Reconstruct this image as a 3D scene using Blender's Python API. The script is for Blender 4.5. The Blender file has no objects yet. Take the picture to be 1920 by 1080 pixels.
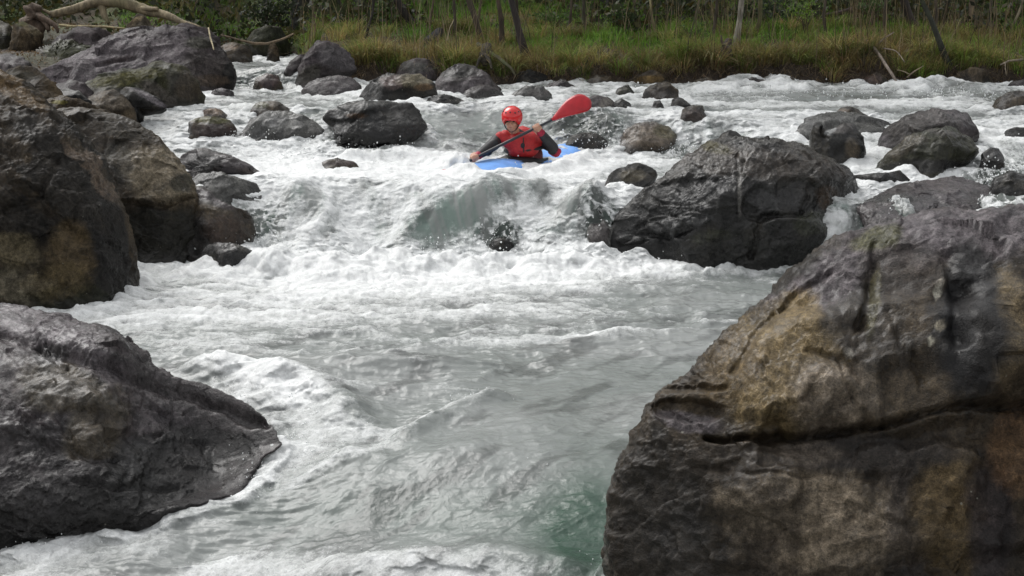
import bpy, math, random
import numpy as np
from mathutils import Vector

# ------------------------------------------------------------------ camera, world, sun, exposure
SC = bpy.context.scene
H, F, PITCH = 2.1, 2400.0, math.radians(12.2)
cp, sp = math.cos(PITCH), math.sin(PITCH)
cam_d = bpy.data.cameras.new("camera"); cam = bpy.data.objects.new("camera", cam_d)
SC.collection.objects.link(cam); SC.camera = cam
cam.location = (0, 0, H); cam.rotation_euler = (math.pi/2 - PITCH, 0, 0)
cam_d.sensor_width = 36; cam_d.lens = 36*F/1920; cam_d.clip_end = 1000; cam_d.clip_start = .05

SUN_EL, SUN_AZ = math.radians(52), math.radians(-45)    # azimuth from +Y (up-river) towards +X
W = bpy.data.worlds.new("World"); SC.world = W; W.use_nodes = True
nt = W.node_tree; nt.nodes.clear()
sky = nt.nodes.new("ShaderNodeTexSky"); sky.sky_type = 'NISHITA'; sky.sun_disc = False
sky.sun_elevation = SUN_EL; sky.sun_rotation = SUN_AZ; sky.dust_density = 4; sky.air_density = 1.2
hs = nt.nodes.new("ShaderNodeHueSaturation"); hs.inputs['Saturation'].default_value = .10
bg = nt.nodes.new("ShaderNodeBackground"); bg.inputs['Strength'].default_value = .15
wo = nt.nodes.new("ShaderNodeOutputWorld")
nt.links.new(sky.outputs[0], hs.inputs['Color']); nt.links.new(hs.outputs[0], bg.inputs[0]); nt.links.new(bg.outputs[0], wo.inputs[0])
sl = bpy.data.lights.new("sun", 'SUN'); sl.energy = .6; sl.angle = math.radians(35); sl.color = (1, .97, .93)
sun = bpy.data.objects.new("sun", sl); SC.collection.objects.link(sun)
sd = Vector((math.sin(SUN_AZ)*math.cos(SUN_EL), math.cos(SUN_AZ)*math.cos(SUN_EL), math.sin(SUN_EL)))
sun.rotation_euler = (-sd).to_track_quat('-Z', 'Y').to_euler()
SC.view_settings.view_transform = 'Standard'; SC.view_settings.look = 'None'
SC.view_settings.exposure = 0.60; SC.view_settings.gamma = 1
SC.cycles.max_bounces = 5; SC.cycles.diffuse_bounces = 3; SC.cycles.glossy_bounces = 2
rng = np.random.default_rng(7); random.seed(7)

# ------------------------------------------------------------------ helpers
def P(px, py, Y):
    a = (px-960)/F; b = -(py-540)/F
    dy = cp + b*sp; dz = -sp + b*cp
    s = Y/dy
    return np.array([a*s, Y, H+dz*s]) if np.isscalar(px) else np.stack([a*s, Y+0*s, H+dz*s], -1)
def slope(py):
    b = -(np.asarray(py, float)-540)/F
    return (-sp+b*cp)/(cp+b*sp)
def proj(x, y, z):
    d = y*cp-(z-H)*sp; d = np.maximum(d, .3)
    return 960+F*x/d, 540-F*(y*sp+(z-H)*cp)/d
def sst(a, b, x):
    t = np.clip((x-a)/(b-a), 0, 1); return t*t*(3-2*t)
def _h(ix, iy, iz):
    n = (ix*374761393+iy*668265263+iz*1440662683) & 0xffffffff
    n = ((n ^ (n >> 13))*1274126177) & 0xffffffff
    return ((n ^ (n >> 16)) & 0xffff).astype(np.float32)/32767.5-1
def vnoise(x, y, z=0.0):
    x = np.asarray(x, np.float64); y = np.asarray(y, np.float64); z = np.asarray(z, np.float64)+0*x
    xi = np.floor(x).astype(np.int64); yi = np.floor(y).astype(np.int64); zi = np.floor(z).astype(np.int64)
    fx, fy, fz = x-xi, y-yi, z-zi
    ux, uy, uz = fx*fx*fx*(fx*(fx*6-15)+10), fy*fy*fy*(fy*(fy*6-15)+10), fz*fz*fz*(fz*(fz*6-15)+10)
    r = 0
    for dz in (0, 1):
        wz = uz if dz else 1-uz
        for dy in (0, 1):
            wy = uy if dy else 1-uy
            r = r+wz*wy*(_h(xi, yi+dy, zi+dz)*(1-ux)+_h(xi+1, yi+dy, zi+dz)*ux)
    return r
def fbm(x, y, z=0.0, o=4, g=.5):
    r = 0; a = 1; t = 0
    for i in range(o):
        r = r+a*vnoise(x*2**i+17.3*i, y*2**i+9.1*i, np.asarray(z)*2**i+5.7*i); t += a; a *= g
    return r/t*1.35
def ridged(x, y, z=0.0, o=3):
    r = 0; a = 1; t = 0
    for i in range(o):
        n = 1-np.abs(vnoise(x*2**i+7.3*i, y*2**i+3.1*i, np.asarray(z)*2**i+1.7*i)); r = r+a*n*n; t += a; a *= .5
    return r/t
def segdist(px, py, pts):
    d = np.full(px.shape, 1e9)
    for (x0, y0), (x1, y1) in zip(pts[:-1], pts[1:]):
        L2 = (x1-x0)**2+(y1-y0)**2+1e-9
        t = np.clip(((px-x0)*(x1-x0)+(py-y0)*(y1-y0))/L2, 0, 1)
        d = np.minimum(d, np.hypot(px-x0-t*(x1-x0), py-y0-t*(y1-y0)))
    return d
def ell(px, py, cx, cy, rx, ry, rot=0):
    c, s = math.cos(math.radians(rot)), math.sin(math.radians(rot))
    dx, dy = px-cx, py-cy
    return np.sqrt(((dx*c+dy*s)/rx)**2+((-dx*s+dy*c)/ry)**2)

def mesh(name, v, f, mat=None, smooth=True, attrs=None):
    """v (n,3) ; f (m,k) array of equal sized faces or list of such arrays"""
    me = bpy.data.meshes.new(name)
    fl = f if isinstance(f, list) else [f]
    fl = [np.asarray(a, np.int32) for a in fl if len(a)]
    me.vertices.add(len(v)); me.vertices.foreach_set("co", np.asarray(v, np.float32).ravel())
    tot = sum(a.size for a in fl); me.loops.add(tot)
    me.loops.foreach_set("vertex_index", np.concatenate([a.ravel() for a in fl]))
    n = sum(len(a) for a in fl); me.polygons.add(n)
    cnt = np.concatenate([np.full(len(a), a.shape[1], np.int32) for a in fl])
    st = np.concatenate([[0], np.cumsum(cnt)[:-1]]).astype(np.int32)
    me.polygons.foreach_set("loop_start", st)
    me.polygons.foreach_set("use_smooth", np.full(n, smooth))
    for k, a in (attrs or {}).items():
        a = np.asarray(a, np.float32)
        if a.ndim == 2:
            if a.shape[1] == 3: a = np.c_[a, np.ones(len(a))]
            at = me.attributes.new(k, 'FLOAT_COLOR', 'POINT'); at.data.foreach_set("color", a.astype(np.float32).ravel())
        else:
            at = me.attributes.new(k, 'FLOAT', 'POINT'); at.data.foreach_set("value", a)
    me.update(calc_edges=True); me.validate()
    if mat: me.materials.append(mat)
    return me
def obj(name, me, parent=None):
    o = bpy.data.objects.new(name, me); SC.collection.objects.link(o)
    if parent is not None: o.parent = parent
    return o
def tag(o, label=None, cat=None, group=None, kind=None):
    for k, v in (('label', label), ('category', cat), ('group', group), ('kind', kind)):
        if v: o[k] = v
    return o
def thing(name, loc, label, cat, group=None):
    o = bpy.data.objects.new(name, None); SC.collection.objects.link(o)
    o.location = [float(c) for c in loc]; o.empty_display_size = .1
    return tag(o, label, cat, group)
def grid_faces(nr, nc, wrap=False):
    i = np.arange(nr-1)[:, None]; j = np.arange(nc if wrap else nc-1)[None, :]
    j2 = (j+1) % nc
    return np.stack([i*nc+j, i*nc+j2, (i+1)*nc+j2, (i+1)*nc+j], -1).reshape(-1, 4)

# ------------------------------------------------------------------ materials
def newmat(name):
    m = bpy.data.materials.new(name); m.use_nodes = True
    return m, m.node_tree, m.node_tree.nodes['Principled BSDF']
def N(t, ty, **kw):
    n = t.nodes.new(ty)
    for k, v in kw.items():
        if hasattr(n, k): setattr(n, k, v)
        else: n.inputs[k].default_value = v
    return n
def L(t, a, b): t.links.new(a, b)
def math_n(t, op, a, b=None, c=None):
    n = t.nodes.new('ShaderNodeMath'); n.operation = op
    for i, x in enumerate((a, b, c)):
        if x is None: continue
        if isinstance(x, (int, float)): n.inputs[i].default_value = x
        else: t.links.new(x, n.inputs[i])
    return n.outputs[0]
def mixc(t, fac, a, b, mode='MIX'):
    n = t.nodes.new('ShaderNodeMix'); n.data_type = 'RGBA'; n.blend_type = mode
    for i, x in ((0, fac), (6, a), (7, b)):
        if isinstance(x, (int, float)): n.inputs[i].default_value = x
        elif isinstance(x, tuple): n.inputs[i].default_value = (*x, 1)
        else: t.links.new(x, n.inputs[i])
    return n.outputs[2]
def noise_n(t, scale, detail=4, rough=.55, vec=None, dist=0):
    n = t.nodes.new('ShaderNodeTexNoise'); n.inputs['Scale'].default_value = scale; n.inputs['Detail'].default_value = detail
    n.inputs['Roughness'].default_value = rough; n.inputs['Distortion'].default_value = dist
    if vec is not None: t.links.new(vec, n.inputs['Vector'])
    return n.outputs[0]
def mrange(t, v, a, b, c=0., d=1.):
    n = t.nodes.new('ShaderNodeMapRange'); t.links.new(v, n.inputs[0])
    for i, x in enumerate((a, b, c, d)): n.inputs[i+1].default_value = x
    return n.outputs[0]

def rock_material():
    m, t, b = newmat("wet_river_rock")
    pos = N(t, 'ShaderNodeNewGeometry').outputs['Position']
    col = N(t, 'ShaderNodeAttribute', attribute_name='col').outputs['Color']
    wet = N(t, 'ShaderNodeAttribute', attribute_name='wet').outputs['Fac']
    mp = N(t, 'ShaderNodeMapping'); L(t, pos, mp.inputs[0]); mp.inputs['Scale'].default_value = (1, 1, .28)
    n1 = noise_n(t, 9, 6, .65, pos); n2 = noise_n(t, 46, 5, .7, pos); n3 = noise_n(t, 150, 3, .7, pos)
    ns = noise_n(t, 22, 5, .65, mp.outputs[0])
    f1 = mrange(t, n1, .3, .7, .55, 1.45); f2 = mrange(t, n2, .3, .72, .5, 1.6); f3 = mrange(t, ns, .32, .7, .6, 1.4); f4 = mrange(t, n3, .3, .7, .55, 1.5)
    f = math_n(t, 'MULTIPLY', math_n(t, 'MULTIPLY', f1, f2), f3)
    f = math_n(t, 'MULTIPLY', math_n(t, 'MULTIPLY', f, f4), .68)
    c = mixc(t, 1.0, col, f, 'MULTIPLY')
    # small pale lichen and mineral specks
    v = t.nodes.new('ShaderNodeTexVoronoi'); v.inputs['Scale'].default_value = 17; L(t, pos, v.inputs['Vector'])
    sp1 = math_n(t, 'LESS_THAN', v.outputs['Distance'], .10)
    spm = math_n(t, 'MULTIPLY', sp1, math_n(t, 'GREATER_THAN', n1, .60))
    c = mixc(t, math_n(t, 'MULTIPLY', spm, .55), c, (.34, .33, .28))
    L(t, c, b.inputs['Base Color'])
    r = math_n(t, 'SUBTRACT', .80, math_n(t, 'MULTIPLY', wet, .55))
    r = math_n(t, 'ADD', r, mrange(t, n1, .3, .7, -.12, .16))
    L(t, r, b.inputs['Roughness'])
    L(t, mrange(t, wet, 0, 1, .05, .30), b.inputs['Specular IOR Level'])
    film = mrange(t, noise_n(t, 3.2, 4, .6, pos), .36, .58, .15, 1.)
    L(t, math_n(t, 'MULTIPLY', math_n(t, 'MULTIPLY', wet, .62), film), b.inputs['Coat Weight']); b.inputs['Coat Roughness'].default_value = .20; b.inputs['Coat IOR'].default_value = 1.33
    bc = N(t, 'ShaderNodeBump', Strength=.35, Distance=.02); L(t, n1, bc.inputs['Height']); L(t, bc.outputs[0], b.inputs['Coat Normal'])
    hgt = math_n(t, 'ADD', math_n(t, 'MULTIPLY', n1, .5), math_n(t, 'ADD', math_n(t, 'MULTIPLY', n2, .42), math_n(t, 'MULTIPLY', n3, .20)))
    bu = N(t, 'ShaderNodeBump', Strength=.85, Distance=.035); L(t, hgt, bu.inputs['Height']); L(t, bu.outputs[0], b.inputs['Normal'])
    return m
def water_material():
    m, t, b = newmat("white_water")
    pos = N(t, 'ShaderNodeNewGeometry').outputs['Position']
    foam = N(t, 'ShaderNodeAttribute', attribute_name='foam').outputs['Fac']
    wcol = N(t, 'ShaderNodeAttribute', attribute_name='wcol').outputs['Color']
    n1 = noise_n(t, 30, 5, .7, pos, .4); n2 = noise_n(t, 90, 4, .7, pos)
    f = math_n(t, 'ADD', foam, mrange(t, n1, .25, .75, -.22, .22))
    f = math_n(t, 'ADD', f, mrange(t, n2, .25, .75, -.10, .10))
    fs = t.nodes.new('ShaderNodeMapRange'); fs.interpolation_type = 'SMOOTHSTEP'; L(t, f, fs.inputs[0])
    for i, x in enumerate((.12, .95, 0, 1)): fs.inputs[i+1].default_value = x
    fac = fs.outputs[0]
    n3 = noise_n(t, 14, 6, .7, pos, .5)
    fg_ = math_n(t, 'MULTIPLY', mrange(t, n3, .3, .62, .80, 1.05), mrange(t, n2, .3, .65, .86, 1.0))
    fcol = mixc(t, 1.0, (.81, .825, .82), fg_, 'MULTIPLY')
    c = mixc(t, fac, wcol, fcol)
    L(t, c, b.inputs['Base Color'])
    L(t, mrange(t, fac, 0, 1, .09, .7), b.inputs['Roughness'])
    b.inputs['IOR'].default_value = 1.33
    b1 = noise_n(t, 16, 6, .62, pos, .3)
    hgt = math_n(t, 'ADD', b1, math_n(t, 'MULTIPLY', n2, math_n(t, 'MULTIPLY', fac, .25)))
    bu = N(t, 'ShaderNodeBump', Strength=.5, Distance=.03); L(t, hgt, bu.inputs['Height']); L(t, mrange(t, fac, 0, .7, .28, .6), bu.inputs['Strength']); L(t, bu.outputs[0], b.inputs['Normal'])
    return m
def attr_mat(name, rough=.8, nscale=20, lo=.7, hi=1.3, bump=.3, transl=0, stretch=None, dist=.02):
    m, t, b = newmat(name)
    pos = N(t, 'ShaderNodeNewGeometry').outputs['Position']
    if stretch:
        mp = N(t, 'ShaderNodeMapping'); L(t, pos, mp.inputs[0]); mp.inputs['Scale'].default_value = stretch; pos = mp.outputs[0]
    col = N(t, 'ShaderNodeAttribute', attribute_name='col').outputs['Color']
    n1 = noise_n(t, nscale, 5, .65, pos)
    L(t, mixc(t, 1.0, col, mrange(t, n1, .3, .7, lo, hi), 'MULTIPLY'), b.inputs['Base Color'])
    b.inputs['Roughness'].default_value = rough
    if bump:
        bu = N(t, 'ShaderNodeBump', Strength=bump, Distance=dist); L(t, n1, bu.inputs['Height']); L(t, bu.outputs[0], b.inputs['Normal'])
    if transl:
        tr = t.nodes.new('ShaderNodeBsdfTranslucent'); L(t, col, tr.inputs['Color'])
        mx = t.nodes.new('ShaderNodeMixShader'); mx.inputs[0].default_value = transl
        L(t, b.outputs[0], mx.inputs[1]); L(t, tr.outputs[0], mx.inputs[2])
        L(t, mx.outputs[0], t.nodes['Material Output'].inputs['Surface'])
    return m
def plain(name, col, rough=.5, nscale=40, var=.25, bump=.1, spec=.5, coat=0):
    m, t, b = newmat(name)
    pos = N(t, 'ShaderNodeTexCoord').outputs['Object']
    n1 = noise_n(t, nscale, 4, .6, pos)
    L(t, mixc(t, 1.0, col, mrange(t, n1, .3, .7, 1-var, 1+var), 'MULTIPLY'), b.inputs['Base Color'])
    b.inputs['Roughness'].default_value = rough; b.inputs['Specular IOR Level'].default_value = spec; b.inputs['Coat Weight'].default_value = coat
    bu = N(t, 'ShaderNodeBump', Strength=bump, Distance=.01); L(t, n1, bu.inputs['Height']); L(t, bu.outputs[0], b.inputs['Normal'])
    return m
M_ROCK = rock_material(); M_WATER = water_material()
M_GROUND = attr_mat("earth_and_leaf_litter", .9, 26, .45, 1.6, .8, 0, None, .05)
M_BLADE = attr_mat("grass_blades", .7, 3, .8, 1.2, 0, .3)
M_LEAF = attr_mat("leaves", .6, 3, .8, 1.2, 0, .35)
M_BARK = attr_mat("bark", .85, 24, .5, 1.6, .8, 0, (1, 1, .25))

# ------------------------------------------------------------------ river surface
# each column: picture x and, from far to near, (picture y, height) of the same run of the river
TAB = {
 -420: [(122, 1.36), (160, 1.12), (205, 1.00), (300, .60), (372, .48), (490, .00), (672, -.04), (850, -.26), (1005, -.42)],
    0: [(122, 1.36), (160, 1.12), (205, 1.00), (300, .60), (372, .48), (490, .00), (672, -.04), (850, -.26), (1005, -.42)],
  400: [(128, 1.35), (166, 1.10), (203, 1.02), (296, .62), (362, .50), (482, .00), (672, -.02), (840, -.22), (1000, -.40)],
  500: [(130, 1.35), (166, 1.10), (203, 1.03), (292, .62), (352, .53), (475, .00), (680, -.02), (840, -.18), (1000, -.38)],
  575: [(132, 1.34), (166, 1.12), (203, 1.04), (290, .62), (345, .55), (472, .00), (682, -.02), (840, -.16), (1000, -.36)],
  650: [(158, 1.17), (170, 1.12), (203, 1.04), (290, .62), (342, .55), (474, .00), (684, -.02), (840, -.14), (1000, -.34)],
  780: [(158, 1.16), (172, 1.12), (200, 1.05), (288, .62), (345, .55), (478, .00), (682, -.02), (850, -.13), (1000, -.30)],
  900: [(158, 1.16), (172, 1.12), (199, 1.05), (288, .62), (352, .55), (478, .00), (680, -.02), (850, -.10), (1000, -.26)],
 1050: [(158, 1.16), (172, 1.12), (200, 1.05), (288, .62), (356, .55), (480, .00), (680, -.02), (850, -.08), (1000, -.22)],
 1180: [(158, 1.16), (172, 1.12), (214, 1.00), (288, .62), (360, .54), (484, .00), (680, -.02), (850, -.06), (1000, -.22)],
 1350: [(160, 1.15), (180, 1.09), (222, .98), (290, .64), (370, .52), (500, .00), (680, -.02), (850, -.06), (1000, -.24)],
 1600: [(162, 1.15), (185, 1.07), (226, .96), (318, .64), (386, .52), (500, .00), (680, -.02), (850, -.08), (1000, -.26)],
 1700: [(162, 1.15), (188, 1.06), (230, .95), (328, .63), (402, .52), (505, .00), (680, -.02), (850, -.08), (1000, -.26)],
 1920: [(164, 1.14), (190, 1.06), (240, .93), (345, .61), (410, .52), (520, .00), (680, -.02), (850, -.08), (1000, -.26)],
 2500: [(164, 1.14), (190, 1.06), (240, .93), (345, .61), (410, .52), (520, .00), (680, -.02), (850, -.08), (1000, -.26)],
}
NK = 12
_cols = sorted(TAB)
KT = []; KY = []; KZ = []
for c in _cols:
    yb = 24.0 if c <= 575 else 18.2
    zb0 = 1.40 if c <= 575 else 1.19
    ys = [yb]; zs = [zb0]; ts = []
    for (py, z) in TAB[c]:
        Y = (z-H)/slope(py)
        ys.append(min(Y, ys[-1]-.06)); zs.append(z)
    ys += [3.4, .8]; zs += [-.62, -.66]
    KY.append(ys); KZ.append(zs)
    KT.append((c-960)/F*1.0)
KY = np.array(KY); KZ = np.array(KZ); KT = np.array(KT)
KTn = np.zeros_like(KY)
for i, c in enumerate(_cols):
    for j in range(KY.shape[1]):
        d = KY[i, j]*cp-(KZ[i, j]-H)*sp
        KTn[i, j] = (c-960)/F*d/KY[i, j]
_tt = np.linspace(-.62, .72, 300); _yy = np.concatenate([np.linspace(.8, 9, 260), np.linspace(9.03, 18, 600), np.linspace(18.05, 24, 60)])
_tab = np.zeros((len(_tt), len(_yy)))
_ky = np.zeros((len(_tt), KY.shape[1])); _kz = np.zeros_like(_ky)
for j in range(KY.shape[1]):
    _ky[:, j] = np.interp(_tt, KTn[:, j], KY[:, j]); _kz[:, j] = np.interp(_tt, KTn[:, j], KZ[:, j])
for j in range(KY.shape[1]):                 # wavy lips so the drops do not run straight
    a = .20 if 3 < j < 7 else .04
    _ky[:, j] += a*vnoise(_tt*22+j*9.1, _tt*0+j)*_ky[:, j]/12
for i in range(len(_tt)):
    o = np.argsort(_ky[i])
    z = 0
    for off in (-.12, -.06, 0, .06, .12): z = z+np.interp(_yy+off, _ky[i][o], _kz[i][o])
    _tab[i] = z/5
for _ in range(3):
    _tab[1:-1] = (_tab[:-2]+2*_tab[1:-1]+_tab[2:])/4
def bilin(t, y):
    ti = np.interp(t, _tt, np.arange(len(_tt))); yi = np.interp(y, _yy, np.arange(len(_yy)))
    a = np.minimum(ti.astype(int), len(_tt)-2); b = np.minimum(yi.astype(int), len(_yy)-2); fa = ti-a; fb = yi-b
    return (_tab[a, b]*(1-fa)*(1-fb)+_tab[a+1, b]*fa*(1-fb)+_tab[a, b+1]*(1-fa)*fb+_tab[a+1, b+1]*fa*fb)
def Zbase(x, y): return bilin(np.asarray(x)/np.maximum(y, .5), np.asarray(y))
def hit(px, py):
    ys = np.linspace(3, 23, 2500); p = P(np.full(2500, float(px)), float(py), ys)
    d = p[:, 2]-Zbase(p[:, 0], p[:, 1]); i = np.argmax(d < 0)
    return p[i] if d.min() < 0 else p[-1]

# ------------------------------------------------------------------ rocks
PAL = {
 'dark':  ((.010, .010, .0095), (.024, .023, .021), (.042, .036, .026)),
 'grey':  ((.052, .043, .044), (.090, .076, .079), (.030, .025, .023)),
 'pale':  ((.105, .092, .082), (.165, .145, .128), (.06, .052, .044)),
 'brown': ((.048, .037, .025), (.100, .076, .048), (.022, .019, .016)),
 'moss':  ((.028, .031, .015), (.055, .052, .028), (.078, .074, .066)),
 'wash':  ((.085, .085, .080), (.140, .140, .132), (.05, .05, .046)),
}
BS = 1.0
ROCK_WL = []            # points where stone meets water, for the foam collars
ROCKS = []
def rock(label, pts, base=None, k=.35, T=None, Y=None, zb=None, res=None, pal='dark', amp=1., chis=9, seed=0, e=.85, ext=None,
         grooves=(), bumps=(), blobs=(), strata=None, facet=1., name='boulder', group='boulders in and beside the rapids', wet=.5, cat='boulder', fine=1., wl=True):
    r = np.random.default_rng(seed+len(ROCKS)*13+5)
    pts = np.array(pts, float)
    cx = (pts[:, 0].min()+pts[:, 0].max())/2
    if base is None: base = pts[:, 1].max()
    if Y is None:
        h0 = hit(np.clip(cx, 20, 1900), base); Yb, zw = h0[1], h0[2]
        if zb is None: zb = zw
    else:
        Yb = Y
        if zb is None: zb = P(cx, base, Y)[2]
    pw = (pts[:, 0].max()-pts[:, 0].min())/F*Yb; ph = (base-pts[:, 1].min())/F*Yb
    size = math.sqrt(max(pw, .02)*max(ph*math.sqrt(1+k*k), .02))
    if T is None: T = .48*size
    Ym = Yb+.62*T*(1/math.sqrt(1+k*k))
    m = slope(pts[:, 1]); Yp = (Ym+k*(H-zb))/(1-k*m); Zp = H+m*Yp
    dpt = Yp*cp-(Zp-H)*sp; U = (pts[:, 0]-960)/F*dpt; q = math.sqrt(1+k*k); V = (Zp-zb)*q
    if ext is None: ext = .45*(V.max()-min(V.min(), 0))+.12
    i0, i1 = 0, len(U)-1
    U = np.concatenate([U, [U[i1]+.02*(U[i1]-U[i0]), U[i0]+.7*(U[i1]-U[i0]), U[i0]+.3*(U[i1]-U[i0]), U[i0]-.02*(U[i1]-U[i0])]])
    lo = min(V.min(), 0)-ext
    V = np.concatenate([V, [lo*.55, lo, lo, lo*.55]])
    # densify
    n = 40; UU = []; VV = []
    for i in range(len(U)):
        j = (i+1) % len(U); s = np.arange(n)/n
        UU.append(U[i]+(U[j]-U[i])*s); VV.append(V[i]+(V[j]-V[i])*s)
    UU = np.concatenate(UU); VV = np.concatenate(VV)
    c0 = (UU.min()+UU.max())/2; c1 = VV.max()*.42+VV.min()*.58 if VV.max() > 0 else VV.mean()
    c1 = max(c1, .15*VV.max())
    c0 = .5*c0+.5*UU.mean()
    if res is None:
        s_px = size*F/Yb*.533; res = (int(np.clip(s_px*1.25, 30, 300)),)
    NG = min(res[0], 380)
    th = np.linspace(-math.pi, math.pi, 1440, endpoint=False)
    a = np.arctan2(VV-c1, UU-c0); R = np.hypot(UU-c0, VV-c1); o = np.argsort(a)
    R = np.interp(th, a[o], R[o], period=2*math.pi)
    for _ in range(6): R = (np.roll(R, 1)+2*R+np.roll(R, -1))/4
    g = np.linspace(-1, 1, NG); A_, B_ = np.meshgrid(g, g)
    rho = np.maximum(np.abs(A_), np.abs(B_)).ravel(); tg = np.arctan2(B_, A_).ravel(); Rg = np.interp(tg, th, R, period=2*math.pi)
    pw_ = 2/e; c_ = np.sin(rho*math.pi/2); s_ = np.clip(1-c_**pw_, 0, 1)**(1/pw_)
    idx = np.arange(NG*NG).reshape(NG, NG); bd = np.ones((NG, NG), bool); bd[1:-1, 1:-1] = False
    inner = ~bd.ravel(); bidx = idx.copy().ravel(); bidx[inner] = NG*NG+np.arange(inner.sum()); bidx = bidx.reshape(NG, NG)
    u = c0+c_*Rg*np.cos(tg); v = c1+c_*Rg*np.sin(tg); w = T*s_
    u = np.concatenate([u, u[inner]]); v = np.concatenate([v, v[inner]]); w = np.concatenate([w, -w[inner]]); rho = np.concatenate([rho, rho[inner]])
    eu = np.array([1, 0, 0]); ev = np.array([0, k/q, 1/q]); en = np.array([0, -1/q, k/q])
    org = np.array([0, Ym, zb])
    p = org+u[:, None]*eu+v[:, None]*ev+w[:, None]*en
    C = org+c0*eu+c1*ev
    front = (w > -.05*T); fr_w = np.where(front, 1, .3)
    # planar cuts, mostly on the faces turned to the river
    vis = front & (p[:, 2] > zb-.1)
    for i in range(chis):
        d = en*r.uniform(.45, 1)+eu*r.uniform(-.85, .85)+ev*r.uniform(-.35, .8); d /= np.linalg.norm(d)
        dd = (p-C)@d; h = np.percentile(dd[vis], r.uniform(76, 92))
        p = p-(np.maximum(dd-h, 0)*r.uniform(.7, .97)*(1-.75*rho**8))[:, None]*d
    # broken facets: neighbouring patches of the face pulled onto their own tilted planes
    def facets(K, st, tilt):
        nonlocal p
        fi = np.where(front)[0]; sc_ = np.array([1, 1, 1.5])
        seeds = p[r.choice(fi, K, False)]; best = np.full(len(p), 1e9); lab = np.zeros(len(p), int)
        wob_ = .22*size/math.sqrt(K)*np.stack([fbm(p[:, 0]*6/size, p[:, 1]*6/size, p[:, 2]*6/size+q_, 3) for q_ in (0, 7, 14)], -1)
        pw2 = p+wob_
        for j_ in range(K):
            d_ = (((pw2-seeds[j_])*sc_)**2).sum(1); m_ = d_ < best; best[m_] = d_[m_]; lab[m_] = j_
        for j_ in range(K):
            m_ = (lab == j_) & front
            if m_.sum() < 12: continue
            c_c = p[m_].mean(0); qd = p[m_]-c_c; w__, vv = np.linalg.eigh(qd.T@qd); nn_ = vv[:, 0]
            if nn_@en < 0: nn_ = -nn_
            nn_ = nn_+r.normal(0, tilt, 3); nn_ /= np.linalg.norm(nn_)
            p[m_] -= ((qd@nn_)*st*(1-.6*rho[m_]**6))[:, None]*nn_
    if facet:
        K = int(np.clip(9+size*facet*14, 8, 46)); facets(K, .55*min(facet, 1.1), .13*facet); 
        if NG > 110: facets(min(K*5, 170), .45*min(facet, 1.1), .16*facet)
    dr = p-C; ln = np.linalg.norm(dr, axis=1)+1e-6; dr /= ln[:, None]
    x, y, z = p.T; S = size; sd = len(ROCKS)*3.7
    disp = .040*S*fbm(x*2.2/S+sd, y*2.2/S, z*2.2/S, 3)*amp
    disp += .040*S*(ridged(x*3.4/S+sd, y*3.4/S, z*3.4/S, 3)-.55)*amp*fr_w
    disp += min(.018, .03*S)*fbm(x*14+sd, y*14, z*14, 4, .6)*fine
    if strata:
        ang, fq, am = strata
        dx_, dz_ = math.cos(math.radians(ang)), math.sin(math.radians(ang))
        q_ = -x*dz_+z*dx_
        lay = ridged(q_*fq+.6*fbm(x*1.5, y*1.5, z*1.5, 2), x*.4, y*.4, 3)
        disp += am*(lay-.6)
    p = p+dr*disp[:, None]
    px, py = proj(*p.T)
    wob = 1+0*px
    wn = fbm(px*.02+sd, py*.02, 0*px, 3); px2 = px+9*wn; py2 = py+9*fbm(px*.02, py*.02+5, 0*px+9, 3)
    for (bx, by, rx, ry, rot, am) in bumps:
        q_ = ell(px2, py2, bx, by, rx, ry, rot); p[front] += (am*(1-sst(.78, 1.12, q_)))[front, None]*en
    for (poly, wd, dp) in grooves:
        d = segdist(px2, py2, poly); p[front] -= (dp*np.exp(-(d/wd)**2))[front, None]*en
    x, y, z = p.T
    A, B, D = [np.array(c) for c in PAL[pal]]
    n1 = sst(-.35, .35, fbm(x*1.7/S+sd, y*1.7/S, z*1.7/S, 4)); col = A+(B-A)*n1[:, None]
    n2 = sst(.05, .5, fbm(x*2.6/S+sd+31, y*2.6/S, z*1.6/S, 5, .6)); col = col+(D-col)*(n2*.8)[:, None]
    tint = fbm(x*5+sd, y*5, z*5, 3); col = col*(1+.18*tint[:, None]*np.array([1, .9, .6]))
    if strata: col = col*(1-.35*sst(.55, .35, lay)[:, None])
    px, py = proj(*p.T)
    wn1 = fbm(px*.014+sd, py*.014, 0*px, 6, .7); wn2 = fbm(px*.014, py*.014+7, 0*px+4, 6, .7)
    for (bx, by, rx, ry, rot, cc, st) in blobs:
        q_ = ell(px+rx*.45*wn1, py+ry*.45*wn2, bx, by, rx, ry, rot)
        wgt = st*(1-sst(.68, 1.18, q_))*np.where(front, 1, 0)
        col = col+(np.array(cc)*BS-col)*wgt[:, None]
    zwl = Zbase(x, y)
    wt = np.clip(wet*1.15+.05+.5*(1-sst(.0, .16, z-zwl))+.25*fbm(x*3, y*3, z*3, 3), 0, 1)
    col = col*(1-.35*(1-sst(.02, .14+.05*wn1, z-zwl))[:, None])
    ft_ = np.stack([idx[:-1, :-1], idx[:-1, 1:], idx[1:, 1:], idx[1:, :-1]], -1).reshape(-1, 4)
    fb_ = np.stack([bidx[:-1, :-1], bidx[1:, :-1], bidx[1:, 1:], bidx[:-1, 1:]], -1).reshape(-1, 4)
    me = mesh(name, p-C, np.vstack([ft_, fb_]), M_ROCK, True, {'col': np.clip(col, .004, 1), 'wet': wt})
    o = obj(name, me); o.location = C
    tag(o, label, cat, group)
    ROCKS.append(o)
    if wl:
        sel = np.abs(z-zwl) < .035
        ROCK_WL.append(np.c_[x[sel], y[sel]])
    return o

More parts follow.
